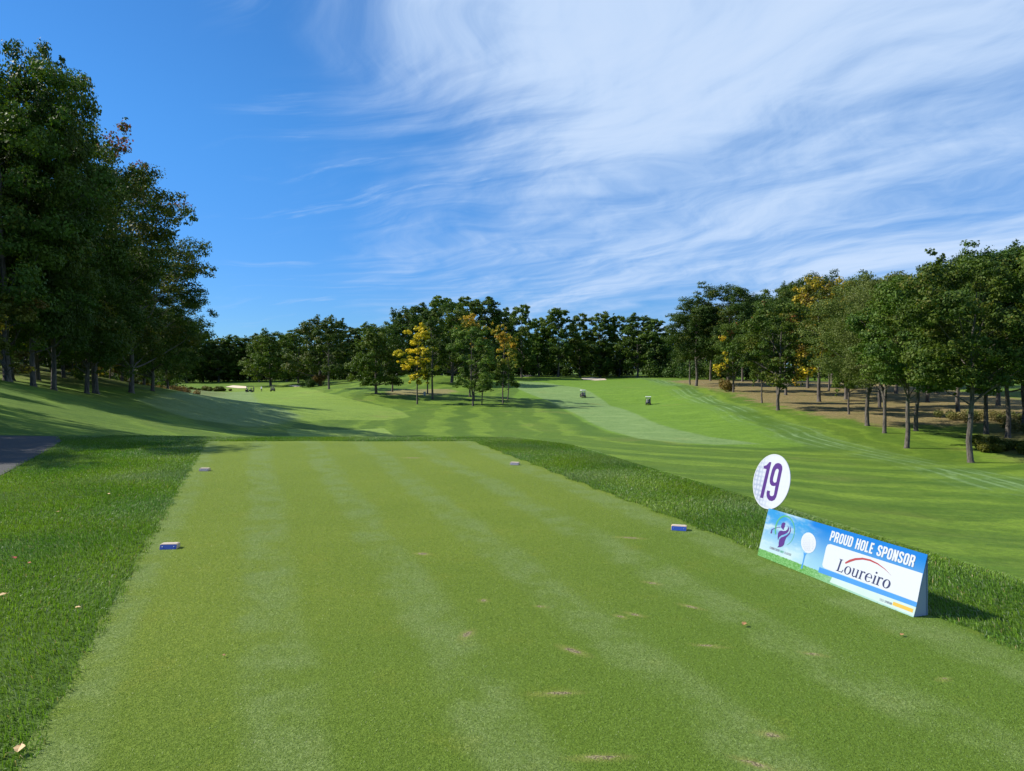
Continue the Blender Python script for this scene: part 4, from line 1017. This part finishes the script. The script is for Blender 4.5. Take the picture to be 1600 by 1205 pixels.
skyb = t.mix(t.m('MULTIPLY', t.sstep(fv, .55, .1), t.m('MULTIPLY', t.sstep(fu, .40, .1), .6)), skyb, (0.331, 0.428, 0.451))
skyb = t.mix(t.m('MULTIPLY', t.sstep(fv, .86, .92), t.sstep(fu, .3, .36)), skyb, (0.004, 0.119, 0.380))
hz_ = t.sstep(t.m('ADD', fv, t.m('MULTIPLY_ADD', t.noise(tc, 60, 3, .7), .05, -.03)), .152, .140)
gcol = t.mix(t.sstep(t.noise(t.mapping(tc, (1, 1, 3)), 45, 4, .8), .35, .7), (0.048, 0.181, 0.029), (0.170, 0.333, 0.143))
gcol = t.mix(t.sstep(fu, .35, .85), gcol, (0.251, 0.399, 0.361))
pc = t.mix(hz_, skyb, gcol)
t.l(pc, b.inputs['Base Color']); b.inputs['Roughness'].default_value = .5; b.inputs['Specular IOR Level'].default_value = .1
WHITE = paint('white printed film', (0.403, 0.432, 0.475), .45, var=.02); COROP = paint('shade-toned white corrugated plastic', (0.29, 0.34, 0.41), .45, .3, var=.03)  # corrugated plastic is white; the end's bluish shade is put into its colour
GREYE = paint('board edge', (0.374, 0.389, 0.410), .5, var=.05)
PURP = paint('purple print', (0.047, 0.008, 0.137), .45, var=.05); GREENP = paint('green print', (0.043, 0.245, 0.130), .45, var=.05); NAVY = paint('navy print', (0.007, 0.014, 0.072), .45, var=.05)
REDP = paint('red print', (0.259, 0.025, 0.032), .45, var=.08); YELP = paint('yellow print', (0.446, 0.288, 0.036), .45, var=.05); GREYT = paint('grey print', (0.158, 0.187, 0.238), .5, var=.05); BLKP = paint('brown print', (0.115, 0.072, 0.014), .5, var=.05)
BLUEP = paint('blue tee print', (0.022, 0.180, 0.446), .45, var=.1); STRIPE = paint('blue band print', (0.025, 0.173, 0.446), .45, var=.12, scale=8); DOT = paint('grey dimple print', (0.360, 0.389, 0.461), .5, var=.1)
# front panel: a 4 mm sheet
def slab(name, q, nrm, th, m, parent):
    bm = bmesh.new(); a_ = [bm.verts.new(p) for p in q]; b_ = [bm.verts.new(tuple(np.array(p)+np.array(nrm)*th)) for p in q]
    bm.faces.new(a_); bm.faces.new(b_[::-1])
    for i in range(4): j = (i+1) % 4; bm.faces.new((a_[i], b_[i], b_[j], a_[j]))
    bmesh.ops.recalc_face_normals(bm, faces=bm.faces[:]); me = bpy.data.meshes.new(name); bm.to_mesh(me); bm.free()
    return link(name, me, m, parent)
slab('front_panel', [pl(0, 0), pl(SL, 0), pl(SL, PV), pl(0, PV)], (0, math.cos(tilt), -math.sin(tilt)), .004, PRN, Sg)
DB = DEP; ty_ = DEP*.9
slab('back_panel', [(0.002, DB, 0), (SL-.002, DB, 0), (SL-.002, ty_+.005, SH-.002), (.002, ty_+.005, SH-.002)], (0, -1, 0), .003, COROP, Sg)
slab('base_panel', [(0.004, .012, .002), (SL-.004, .012, .002), (SL-.004, DB-.006, .002), (.004, DB-.006, .002)], (0, 0, 1), .003, COROP, Sg)
def gable(x0, x1):
    m = MB(); m.prism([(.006, .004), (DB-.005, .004), (ty_+.001, SH-.012)], x0, x1); return m.build('end_panel', COROP, Sg)
gable(SL-.012, SL-.008); gable(.008, .012)
# front film: white field, blue band, print
fp = Sg
def rrect(pts_, rad_px=6):
    # rounded left corners of the white field, given in photo coordinates TL,TR,BR,BL -> panel
    return art(pts_)
wf = art([(1297.5,853.5),(1443,900.5),(1433.5,943.5),(1289,890),(1285.5,887.5),(1284.5,884),(1290.5,858),(1293,854)])
o = flat('white_field', [[wf]], WHITE, .0008, fp)
o = flat('blue_band', [[art([(1280,887.5),(1433.5,943.8),(1431.7,950.5),(1278,895)])]], STRIPE, .0006, fp)
o = flat('pale_strip', [[art([(1300,902.8),(1431.7,951),(1427.8,964),(1296,910.2)])]], paint('pale mint print', (.33, .43, .41), .5, var=.08, scale=12), .0005, fp)
# headline
h0 = art([(1295.2,848.2), (1428.5,890.5)]); h1 = art([(1298.6,832.5), (1432.2,873.8)])
hv = h0[0][1]*.5+h0[1][1]*.5; ht_ = ((h1[0][1]-h0[0][1])+(h1[1][1]-h0[1][1]))/2
flat('headline_lettering', text_loops('PROUD HOLE SPONSOR', h0[0][0], hv, ht_, h0[1][0]-h0[0][0], .165, 0.05), WHITE, .0010, fp)
# company name in a serif face
def ell(cx, cy, rx, ry, n=28, a0=0, a1=360): return [(cx+rx*math.cos(math.radians(a0+(a1-a0)*i/n)), cy+ry*math.sin(math.radians(a0+(a1-a0)*i/n))) for i in range(n if a1-a0 == 360 else n+1)]
def rect(x0, y0, x1, y1): return [(x0, y0), (x1, y0), (x1, y1), (x0, y1)]
def G_L(): return [[rect(.09, .02, .22, 1.0)], [rect(0, 0, .28, .05)], [rect(0, .95, .30, 1)], [[(.19, .0), (.52, 0), (.57, .26), (.53, .26), (.46, .07), (.19, .04)]]], .60
def G_o(): return [[ell(.27, .32, .27, .335), ell(.27, .32, .150, .29)]], .56
def G_u(): return [[rect(.06, .16, .17, .64)], [rect(0, .61, .15, .64)], [[(.07, .2)]+[(.25+.18*math.cos(math.radians(a_)), .18+.195*math.sin(math.radians(a_))) for a_ in range(180, 300, 12)]+[(.40, .09), (.40, .15), (.30, .07), (.22, .06), (.15, .13), (.15, .2)]], [rect(.39, 0, .50, .64)], [rect(.33, .61, .48, .64)], [rect(.40, 0, .56, .03)]], .59
def G_r(): return [[rect(.06, 0, .17, .64)], [rect(0, .61, .15, .64)], [rect(0, 0, .25, .045)], [[(.15, .44), (.2, .55), (.27, .585), (.33, .52), (.40, .55), (.38, .64), (.30, .66), (.2, .62), (.15, .54)]]], .42
def G_e(): return [[[(.48, .16)]+[(.26+.26*math.cos(math.radians(a_)), .32+.335*math.sin(math.radians(a_))) for a_ in range(-40, -365, -12)]+[(.52, .34), (.10, .34), (.10, .30)]+[(.27+.17*math.cos(math.radians(a_)), .32+.28*math.sin(math.radians(a_))) for a_ in range(190, 318, 12)]]], .56
def e_fix():
    # bowl as an open ring and a bar with an eye
    outer = [(.26+.26*math.cos(math.radians(a_)), .32+.335*math.sin(math.radians(a_))) for a_ in range(0, 325, 12)]
    inner = [(.28+.155*math.cos(math.radians(a_)), .32+.30*math.sin(math.radians(a_))) for a_ in range(318, -1, -12)]
    return [[outer+inner], [rect(.09, .325, .50, .375)]], .56
def G_i(): return [[rect(.07, 0, .18, .64)], [rect(.01, .61, .16, .64)], [rect(0, 0, .25, .045)], [ell(.12, .86, .07, .075, 14)]], .27
n0 = art([(1305.6,893.2), (1389.5,923.0)]); n1_ = art([(1310,875), (1393.5,903.0)])
base_v0, base_v1 = n0[0][1], n0[1][1]
cap = (n1_[0][1]-n0[0][1]); wtot = n0[1][0]-n0[0][0]
L_, x = [], 0.0
seq = [G_L, G_o, G_u, G_r, e_fix, G_i, G_r, G_o]; totw = sum(g_()[1] for g_ in seq)+.03*7
for g_ in seq:
    loops, adv = g_()
    for lp in loops: L_.append([[(n0[0][0]+(x+p[0]+.10*p[1])/totw*wtot, base_v0+(base_v1-base_v0)*(x/totw)+p[1]*cap) for p in l_] for l_ in lp])
    x += adv+.03
flat('company_lettering', L_, NAVY, .0016, fp)
# red swoosh
sw_o = art([(1320,881.5),(1327,877.6),(1336,875.2),(1348,874.8),(1360,877.5),(1372,883.5),(1383,892),(1393,902.5)])
sw_i = art([(1392.5,901.5),(1382,892.5),(1371,885.2),(1359,880),(1348,877.8),(1337,878.4),(1328.5,880.8),(1321,883.6)])
flat('red_swoosh', [[sw_o+sw_i]], REDP, .0016, fp)
# event emblem: purple golfer in a green ring  (photo coordinates of the enlarged crop -> pixels)
Z = lambda pts_: art([(1175+a_/10.955, 795+b_/10.955) for a_, b_ in pts_])
ringo, ringi = [], []
for i in range(31):
    a_ = math.radians(195-(195+78)*i/30); rx, ry = 172, 258; ww = 22*(1-i/30)**.7+3
    cxp, cyp = 553, 400
    ringo.append((cxp+(rx)*math.cos(a_)+0, cyp-(ry-8)*math.sin(a_))); ringi.append((cxp+(rx-ww)*math.cos(a_), cyp-(ry-8-ww*1.5)*math.sin(a_)))
flat('emblem_ring', [[Z(ringo+ringi[::-1])]], GREENP, .0010, fp)
head = [(497,300),(510,276),(540,268),(562,280),(564,300),(552,310),(556,335),(545,355),(538,358),(536,392),(522,388),(500,362),(488,345)]
torso = [(438,560),(434,500),(440,440),(466,408),(500,402),(530,412),(570,408),(600,385),(612,350),(606,332),(590,330),(600,324),(618,340),(628,372),(618,415),(590,445),(540,468),(500,480),(460,510)]
band = [(640,330),(656,365),(658,410),(642,455),(612,490),(580,520),(556,575),(545,630),(520,662),(480,676),(430,678),(452,650),(452,600),(462,550),(490,518),(540,500),(590,478),(630,440),(646,395)]
club = [(476,350),(420,358),(365,374),(340,392),(336,430),(330,448),(312,446),(310,436),(318,412),(326,382),(360,366),(420,350),(476,343)]
flat('emblem_golfer', [[Z(head)], [Z(torso)], [Z(band)], [Z(club)]], PURP, .0012, fp)
def small(txt, p0, p1, hpx, m, nm, sw=.13):
    a_, b_ = art([p0, p1]); hh_ = art([(p0[0]+hpx*.18, p0[1]-hpx)])[0][1]-a_[1]
    slope = (b_[1]-a_[1])/(b_[0]-a_[0])
    lp = text_loops(txt, a_[0], a_[1], hh_, b_[0]-a_[0], sw)
    lp = [[[(p[0], p[1]+slope*(p[0]-a_[0])) for p in l_] for l_ in l2] for l2 in lp]
    return flat(nm, lp, m, .0010, fp)
small('CONNECTICUT', (1202,858.4), (1217.6,863.9), 3.4, GREYT, 'emblem_lettering')
small('GOLF', (1218.6,864.4), (1224,866.2), 3.4, GREENP, 'emblem_lettering')
small('CLASSIC', (1225,866.6), (1235.4,870.3), 3.4, GREYT, 'emblem_lettering')
small('TITLE SPONSOR', (1373.6,939.2), (1393.2,946.6), 3.4, GREYT, 'title_sponsor_lettering')
flat('yellow_label', [[art([(1396,941.6),(1427.5,953.4),(1426,958.8),(1394.3,946.6)])]], YELP, .0011, fp)
# printed golf ball on a blue peg
bc = (962, 612)
ball = [(bc[0]+128*math.cos(math.radians(a_))+.0*a_, bc[1]-170*math.sin(math.radians(a_))-(128*math.cos(math.radians(a_)))*-.08) for a_ in range(0, 360, 12)]
flat('printed_peg', [[Z([(876,764),(905,782),(938,784),(925,800),(905,830),(880,930),(858,1036),(832,1032),(862,930),(882,830)])]], BLUEP, .0010, fp)
flat('printed_ball', [[Z(ball)]], WHITE, .0012, fp)
dl = []
for r_ in range(-5, 6):
    for q in range(-4, 5):
        X = bc[0]+(q+(r_ % 2)*.5)*27; Y = bc[1]+r_*30+(q*27)*.08
        if ((X-bc[0])/108)**2+((Y-bc[1])/148)**2 < 1 and (X < bc[0]+30 or (r_+q) % 2): dl.append([Z([(X+7*math.cos(math.radians(a_)), Y+8.5*math.sin(math.radians(a_))) for a_ in range(0, 360, 60)])])
flat('ball_dimples', dl, DOT, .0014, fp)
# number disc behind the left end of the top edge
DR = .246
dc = np.array([0, 0]); r = ray(1205, 752.5)
# disc plane: parallel to the board, through its ridge
O_ = np.array(Sg.location); ex = ux; ey = nb_
cam_p = np.array([0, 0, EYE]); n_pl = ey
LEAN = math.radians(13)
n_pl = ey*math.cos(LEAN)-np.array([0, 0, 1])*math.sin(LEAN); ev = ey*math.sin(LEAN)+np.array([0, 0, 1])*math.cos(LEAN)
pp = O_+ey*(ty_+.006)+np.array([0, 0, SH]); tt = np.dot(pp-cam_p, n_pl)/np.dot(r, n_pl); hitp = cam_p+r*tt
lx = float(np.dot(hitp-O_, ex)); ly2 = float(np.dot(hitp-O_, ey)); lz = float(hitp[2]-O_[2])
DISC, t, b = mat('printed golf ball disc')
tc = t.n('ShaderNodeTexCoord').outputs['Object']
vo = t.n('ShaderNodeTexVoronoi'); vo.inputs['Scale'].default_value = 24; vo.inputs['Randomness'].default_value = .25; t.l(t.mapping(tc, (1, .01, 1)), vo.inputs['Vector'])
sxx = t.n('ShaderNodeSeparateXYZ'); t.l(tc, sxx.inputs[0])
side = t.sstep(t.m('ADD', sxx.outputs[0], t.m('MULTIPLY', sxx.outputs[2], .35)), .02, -.20)
dimp = t.sstep(vo.outputs['Distance'], .25, .55)
c = t.mix(t.m('MULTIPLY', t.m('ADD', t.m('MULTIPLY', dimp, .6), .25), side), (.42, .45, .50), (.20, .24, .34))
c = t.mix(t.m('MULTIPLY', dimp, .10), c, (.28, .32, .42))
t.l(c, b.inputs['Base Color']); b.inputs['Roughness'].default_value = .45
bm = bmesh.new(); rr_ = bmesh.ops.create_cone(bm, cap_ends=True, segments=72, radius1=DR, radius2=DR, depth=.005)
for v in rr_['verts']: v.co = Vector((v.co.x, v.co.z, v.co.y))
bmesh.ops.recalc_face_normals(bm, faces=bm.faces[:]); me = bpy.data.meshes.new('number_disc'); bm.to_mesh(me); bm.free()
disc = link('number_disc', me, DISC, Sg); disc.location = (lx, ly2, lz); disc.rotation_euler = (-LEAN, 0, 0)
# clip that holds the disc on the board
clip = MB(); clip.box((lx, ly2+.010, SH+.01), (.05, .006, .16)); clip.build('disc_clip', COROP, Sg)
# white rim
def vflat(name, loops_list, m, off, parent):
    vs, fs = [], []
    for k, loops in enumerate(loops_list):
        tess = tessellate_polygon([[Vector((p[0], p[1], 0)) for p in lp] for lp in loops]); base = len(vs)
        vs += [(p[0], -off-k*.00006, p[1]) for lp in loops for p in lp]
        for a_, b_, c_ in tess:
            A_, B_, C_ = (np.array(vs[base+i]) for i in (a_, b_, c_))
            if np.cross(B_-A_, C_-A_)[1] > 0: b_, c_ = c_, b_
            fs.append((base+a_, base+b_, base+c_))
    me = bpy.data.meshes.new(name); me.from_pydata(vs, [], fs); me.update(); return link(name, me, m, parent)
vflat('disc_rim', [[ell(0, 0, DR-.0005, DR-.0005, 64), ell(0, 0, DR-.010, DR-.010, 64)]], WHITE, .0032, disc)
# numerals, drawn upright: box in disc coordinates
def dz(pts_):   # photo-crop (12.05x) -> disc plane
    o_ = []
    for a_, b_ in pts_:
        r_ = ray(1165+a_/12.05, 700+b_/12.05); tt_ = np.dot(pp-cam_p, n_pl)/np.dot(r_, n_pl); q = cam_p+r_*tt_
        o_.append((float(np.dot(q-hitp, ex)), float(np.dot(q-hitp, ev))))
    return o_
one = dz([(455,265),(490,270),(333,950),(276,935),(400,400),(342,388),(350,342),(400,325),(435,290)])
nine_o = dz([(640,288),(675,310),(695,350),(697,400),(600,860),(580,930),(550,980),(500,1003),(450,992),(415,950),(400,900),(400,850),(412,800),(465,812),(458,860),(465,895),(490,908),(520,905),(538,880),(568,712),(535,720),(495,712),(468,680),(458,630),(465,560),(500,420),(530,350),(570,300),(605,286)])
nine_h = dz([(600,392),(622,400),(630,430),(585,640),(565,655),(540,652),(520,620),(525,570),(560,440),(578,405)])
vflat('numerals', [[one], [nine_o, nine_h]], PURP, .0036, disc)

# ------------------------------------------------------------------ golf carts
CW = paint('white cart plastic', (.78, .78, .76), .35, .5, var=.03); CD = paint('dark cart body', (.035, .038, .045), .3, .5, var=.1); CBK = paint('black vinyl', (.02, .02, .022), .5, var=.1); TYR = paint('tyre rubber', (.018, .018, .018), .8, var=.1); RIM = paint('wheel rim', (.45, .45, .47), .35, metal=.7)
SEATM = paint('beige seat vinyl', (.42, .36, .28), .5, var=.05); REDL = paint('tail lamp', (.5, .02, .02), .3)
GLS, t, b = mat('clear windscreen'); b.inputs['Base Color'].default_value = (.9, .95, .97, 1); b.inputs['Roughness'].default_value = .05; b.inputs['Transmission Weight'].default_value = .9; b.inputs['IOR'].default_value = 1.45
def cart(label, px, d, rz, group='golf carts out on the fairways', roof=CW, body=CD):
    x, y = W(px, d); z = float(H(np.array([x]), np.array([y]))[0])
    o = thing('golf_cart', label, 'golf cart', (x, y, z), rz, group)      # faces local +y
    m = MB(); m.box((0, .05, .34), (1.12, 2.2, .14), bev=.03)
    m.prism([(.72, .38), (1.18, .36), (1.22, .55), (1.08, .80), (.86, .88), (.76, .60)], -.56, .56)      # nose cowl
    m.prism([(-.55, .38), (.05, .38), (.05, .64), (-.50, .66)], -.56, .56)                                 # seat base
    m.prism([(-1.15, .36), (-.6, .38), (-.6, .62), (-1.15, .55)], -.52, .52)                              # bag deck
    m.build('body', body, o)
    MB().box((0, -.18, .72), (1.05, .48, .12), bev=.03).build('seat', SEATM, o)
    MB().box((0, -.48, 1.00), (1.05, .10, .40), (('X'), .15), bev=.03).build('backrest', SEATM, o)
    MB().box((0, -.10, 1.86), (1.24, 1.8, .13), bev=.04).build('roof', roof, o)
    for sx_ in (-.52, .52):
        MB().tube((sx_, .78, .80), (sx_, .62, 1.83), .022).build('roof_post', CBK, o)
        MB().tube((sx_, -.62, .60), (sx_, -.80, 1.83), .022).build('roof_post', CBK, o)
        MB().box((sx_*.82, -1.165, .52), (.12, .02, .06)).build('tail_lamp', REDL, o)
    MB().box((0, .73, 1.32), (1.0, .008, .86), ('X', .155)).build('windscreen', GLS, o)
    m = MB(); m.tube((-.28, .70, .72), (-.28, .36, .98), .018)
    m.tube((-.28, .375, .965), (-.28, .355, .985), .17, seg=16).build('steering_wheel', CBK, o)
    for sx_ in (-.50, .50):
        for sy in (-.78, .82):
            w_ = MB().tube((sx_-.09, sy, .23), (sx_+.09, sy, .23), .23, seg=20).build('wheel', TYR, o)
            MB().tube((sx_-.10, sy, .23), (sx_+.10, sy, .23), .11, seg=14).build('rim', RIM, w_)
    return o, (x, y, z)
def bag(label, loc, rz, cx_, col):
    ca, sa = math.cos(rz), math.sin(rz); lx_, ly_ = cx_, -.92
    o = thing('golf_bag', label, 'golf bag', (loc[0]+ca*lx_-sa*ly_, loc[1]+sa*lx_+ca*ly_, loc[2]+.58), rz, 'golf bags strapped on the carts')
    MB().tube((0, 0, 0), (0, .08, .80), .13, .15, 12).build('bag_body', col, o)
    m = MB()
    for k in range(5): a_ = k*1.26; m.tube((.07*math.cos(a_), .07+.06*math.sin(a_), .7), (.10*math.cos(a_), .11+.08*math.sin(a_), 1.0), .012); m.box((.10*math.cos(a_), .12+.08*math.sin(a_), 1.02), (.06, .09, .06), bev=.01)
    m.build('club', RIM, o)
BGD = paint('navy golf bag', (.02, .03, .08), .5, var=.1); BGL = paint('grey golf bag', (.35, .36, .38), .5, var=.1)
c1, p1 = cart('white roofed golf cart by the bunker shadows right of the grove', 911, 182, .12)
bag('navy golf bag on the left of the cart by the bunker shadows', p1, .12, -.26, BGD); bag('grey golf bag on the right of the cart by the bunker shadows', p1, .12, .26, BGL)
c2, p2 = cart('white roofed golf cart alone on the bright green fairway', 1013, 164, -.15)
bag('grey golf bag on the left of the cart alone on the bright fairway', p2, -.15, -.26, BGL); bag('navy golf bag on the right of the cart alone on the bright fairway', p2, -.15, .26, BGD)
c3, p3 = cart('dark roofed golf cart seen from the side near the left bunker', 390, 218, 1.45, roof=CBK)
c4, p4 = cart('dark roofed golf cart right of the golfer in white', 426, 214, .15, roof=CBK)

# ------------------------------------------------------------------ people
SKIN = paint('skin', (.50, .30, .20), .5, var=.05); HAIR = paint('dark hair', (.03, .02, .015), .6, var=.1)
def person(label, px, d, rz, shirt, trousers, arm=0.0):
    x, y = W(px, d); z = float(H(np.array([x]), np.array([y]))[0])
    bm = bmesh.new(); ly = bm.verts.layers.skin.verify()
    J = {}
    def J_(n_, p, r_): v = bm.verts.new(p); v[ly].radius = (r_, r_); J[n_] = v; return v
    J_('pel', (0, 0, .95), .135); J_('wst', (0, 0, 1.12), .125); J_('chs', (0, .01, 1.36), .150); J_('nkb', (0, 0, 1.50), .062); J_('nk', (0, .01, 1.56), .055); J_('hd', (0, .02, 1.66), .092); J_('hd2', (0, .015, 1.74), .075)
    for a_, b_ in (('pel', 'wst'), ('wst', 'chs'), ('chs', 'nkb'), ('nkb', 'nk'), ('nk', 'hd'), ('hd', 'hd2')): bm.edges.new((J[a_], J[b_]))
    for s_ in (-1, 1):
        J_(f'hp{s_}', (.10*s_, 0, .90), .095); J_(f'kn{s_}', (.13*s_, .02, .50), .062); J_(f'an{s_}', (.15*s_, 0, .09), .042); J_(f'to{s_}', (.17*s_, .15, .04), .035)
        J_(f'sh{s_}', (.19*s_, 0, 1.43), .060); J_(f'el{s_}', (.27*s_, .02+arm*.15, 1.16), .042); J_(f'wr{s_}', (.24*s_-.12*s_*arm, .10+arm*.28, .93+arm*.10), .030); J_(f'hn{s_}', (.23*s_-.14*s_*arm, .13+arm*.34, .86+arm*.06), .032)
        for a_, b_ in (('pel', f'hp{s_}'), (f'hp{s_}', f'kn{s_}'), (f'kn{s_}', f'an{s_}'), (f'an{s_}', f'to{s_}'), ('chs', f'sh{s_}'), (f'sh{s_}', f'el{s_}'), (f'el{s_}', f'wr{s_}'), (f'wr{s_}', f'hn{s_}')): bm.edges.new((J[a_], J[b_]))
    J['pel'][ly].use_root = True
    me0 = bpy.data.meshes.new('body'); bm.to_mesh(me0); bm.free()
    tmp = bpy.data.objects.new('tmp', me0); COL.objects.link(tmp); tmp.modifiers.new('s', 'SKIN'); ss = tmp.modifiers.new('d', 'SUBSURF'); ss.levels = 1
    dg = bpy.context.evaluated_depsgraph_get(); me = bpy.data.meshes.new_from_object(tmp.evaluated_get(dg)); bpy.data.objects.remove(tmp)
    me.name = 'body'; me.materials.clear()
    for q in (SKIN, shirt, trousers, CBK): me.materials.append(q)
    for f in me.polygons:
        c_ = f.center; f.use_smooth = True
        f.material_index = 3 if c_.z < .08 else (2 if c_.z < .98 and abs(c_.x) < .21 and c_.y < .12+.05 else (1 if (.98 <= c_.z < 1.51 and abs(c_.x) < .27) else 0))
    o = thing('person', label, 'person', (x, y, z), rz, 'golfers standing on the left fairway')
    link('body', me, None, o)
    bm = bmesh.new(); bmesh.ops.create_uvsphere(bm, u_segments=14, v_segments=8, radius=.108)
    for v in bm.verts: v.co = Vector((v.co.x*.95, v.co.y*1.08, max(v.co.z, -.02)*.85))+Vector((0, .005, 1.72))
    me = bpy.data.meshes.new('cap'); bm.to_mesh(me); bm.free(); link('cap', me, shirt, o)
SHW = paint('white shirt', (.78, .78, .78), .7, var=.04); TRD = paint('dark trousers', (.03, .032, .045), .8, var=.1); SHD = paint('navy shirt', (.04, .05, .10), .8, var=.1); SHG = paint('grey shirt', (.12, .12, .13), .8, var=.1)
person('golfer in white shirt and dark trousers standing between the two dark carts', 408.5, 221, 2.9, SHW, TRD, .8)
person('golfer in dark clothes standing at the right end of the side on cart', 396.5, 217, 1.2, SHD, TRD, .3)
person('golfer in grey clothes standing at the left end of the side on cart', 385, 219, -1.4, SHG, TRD, .2)

# ball washer post by the grove, tent roofs far off
x, y = W(663.5, 168); z = float(H(np.array([x]), np.array([y]))[0])
o = thing('bin_post', 'small grey box on a post beside the trunks of the middle grove', 'waste bin', (x, y, z))
MB().box((0, 0, .75), (.55, .5, .9), bev=.04).build('box', GREYE, o); MB().tube((0, 0, 0), (0, 0, .4), .06).build('post', GREYP, o)
TENT = paint('white canvas', (.8, .8, .8), .7, var=.03)
for px, d, w_, lb in ((610.5, 262, 4.4, 'low white canopy roof on the rise behind the yellow tree'), (566, 262, 2.2, 'small white canopy roof behind the spreading tree')):
    x, y = W(px, d); z = float(H(np.array([x]), np.array([y]))[0])
    o = thing('canopy', lb, 'canopy', (x, y, z-.6), 0, 'white canopies behind the hill')
    bm = bmesh.new(); r4 = bmesh.ops.create_cone(bm, cap_ends=True, segments=4, radius1=w_*.72, radius2=.15, depth=.9)
    for v in r4['verts']: v.co = Matrix.Rotation(math.radians(45), 3, 'Z') @ v.co + Vector((0, 0, 2.6))
    me = bpy.data.meshes.new('canopy_roof'); bm.to_mesh(me); bm.free(); link('canopy_roof', me, TENT, o)
    for sx_ in (-1, 1):
        for sy in (-1, 1): MB().tube((sx_*w_*.48, sy*w_*.48, 0), (sx_*w_*.48, sy*w_*.48, 2.2), .05).build('pole', CW, o)
print('objects', len(bpy.data.objects))
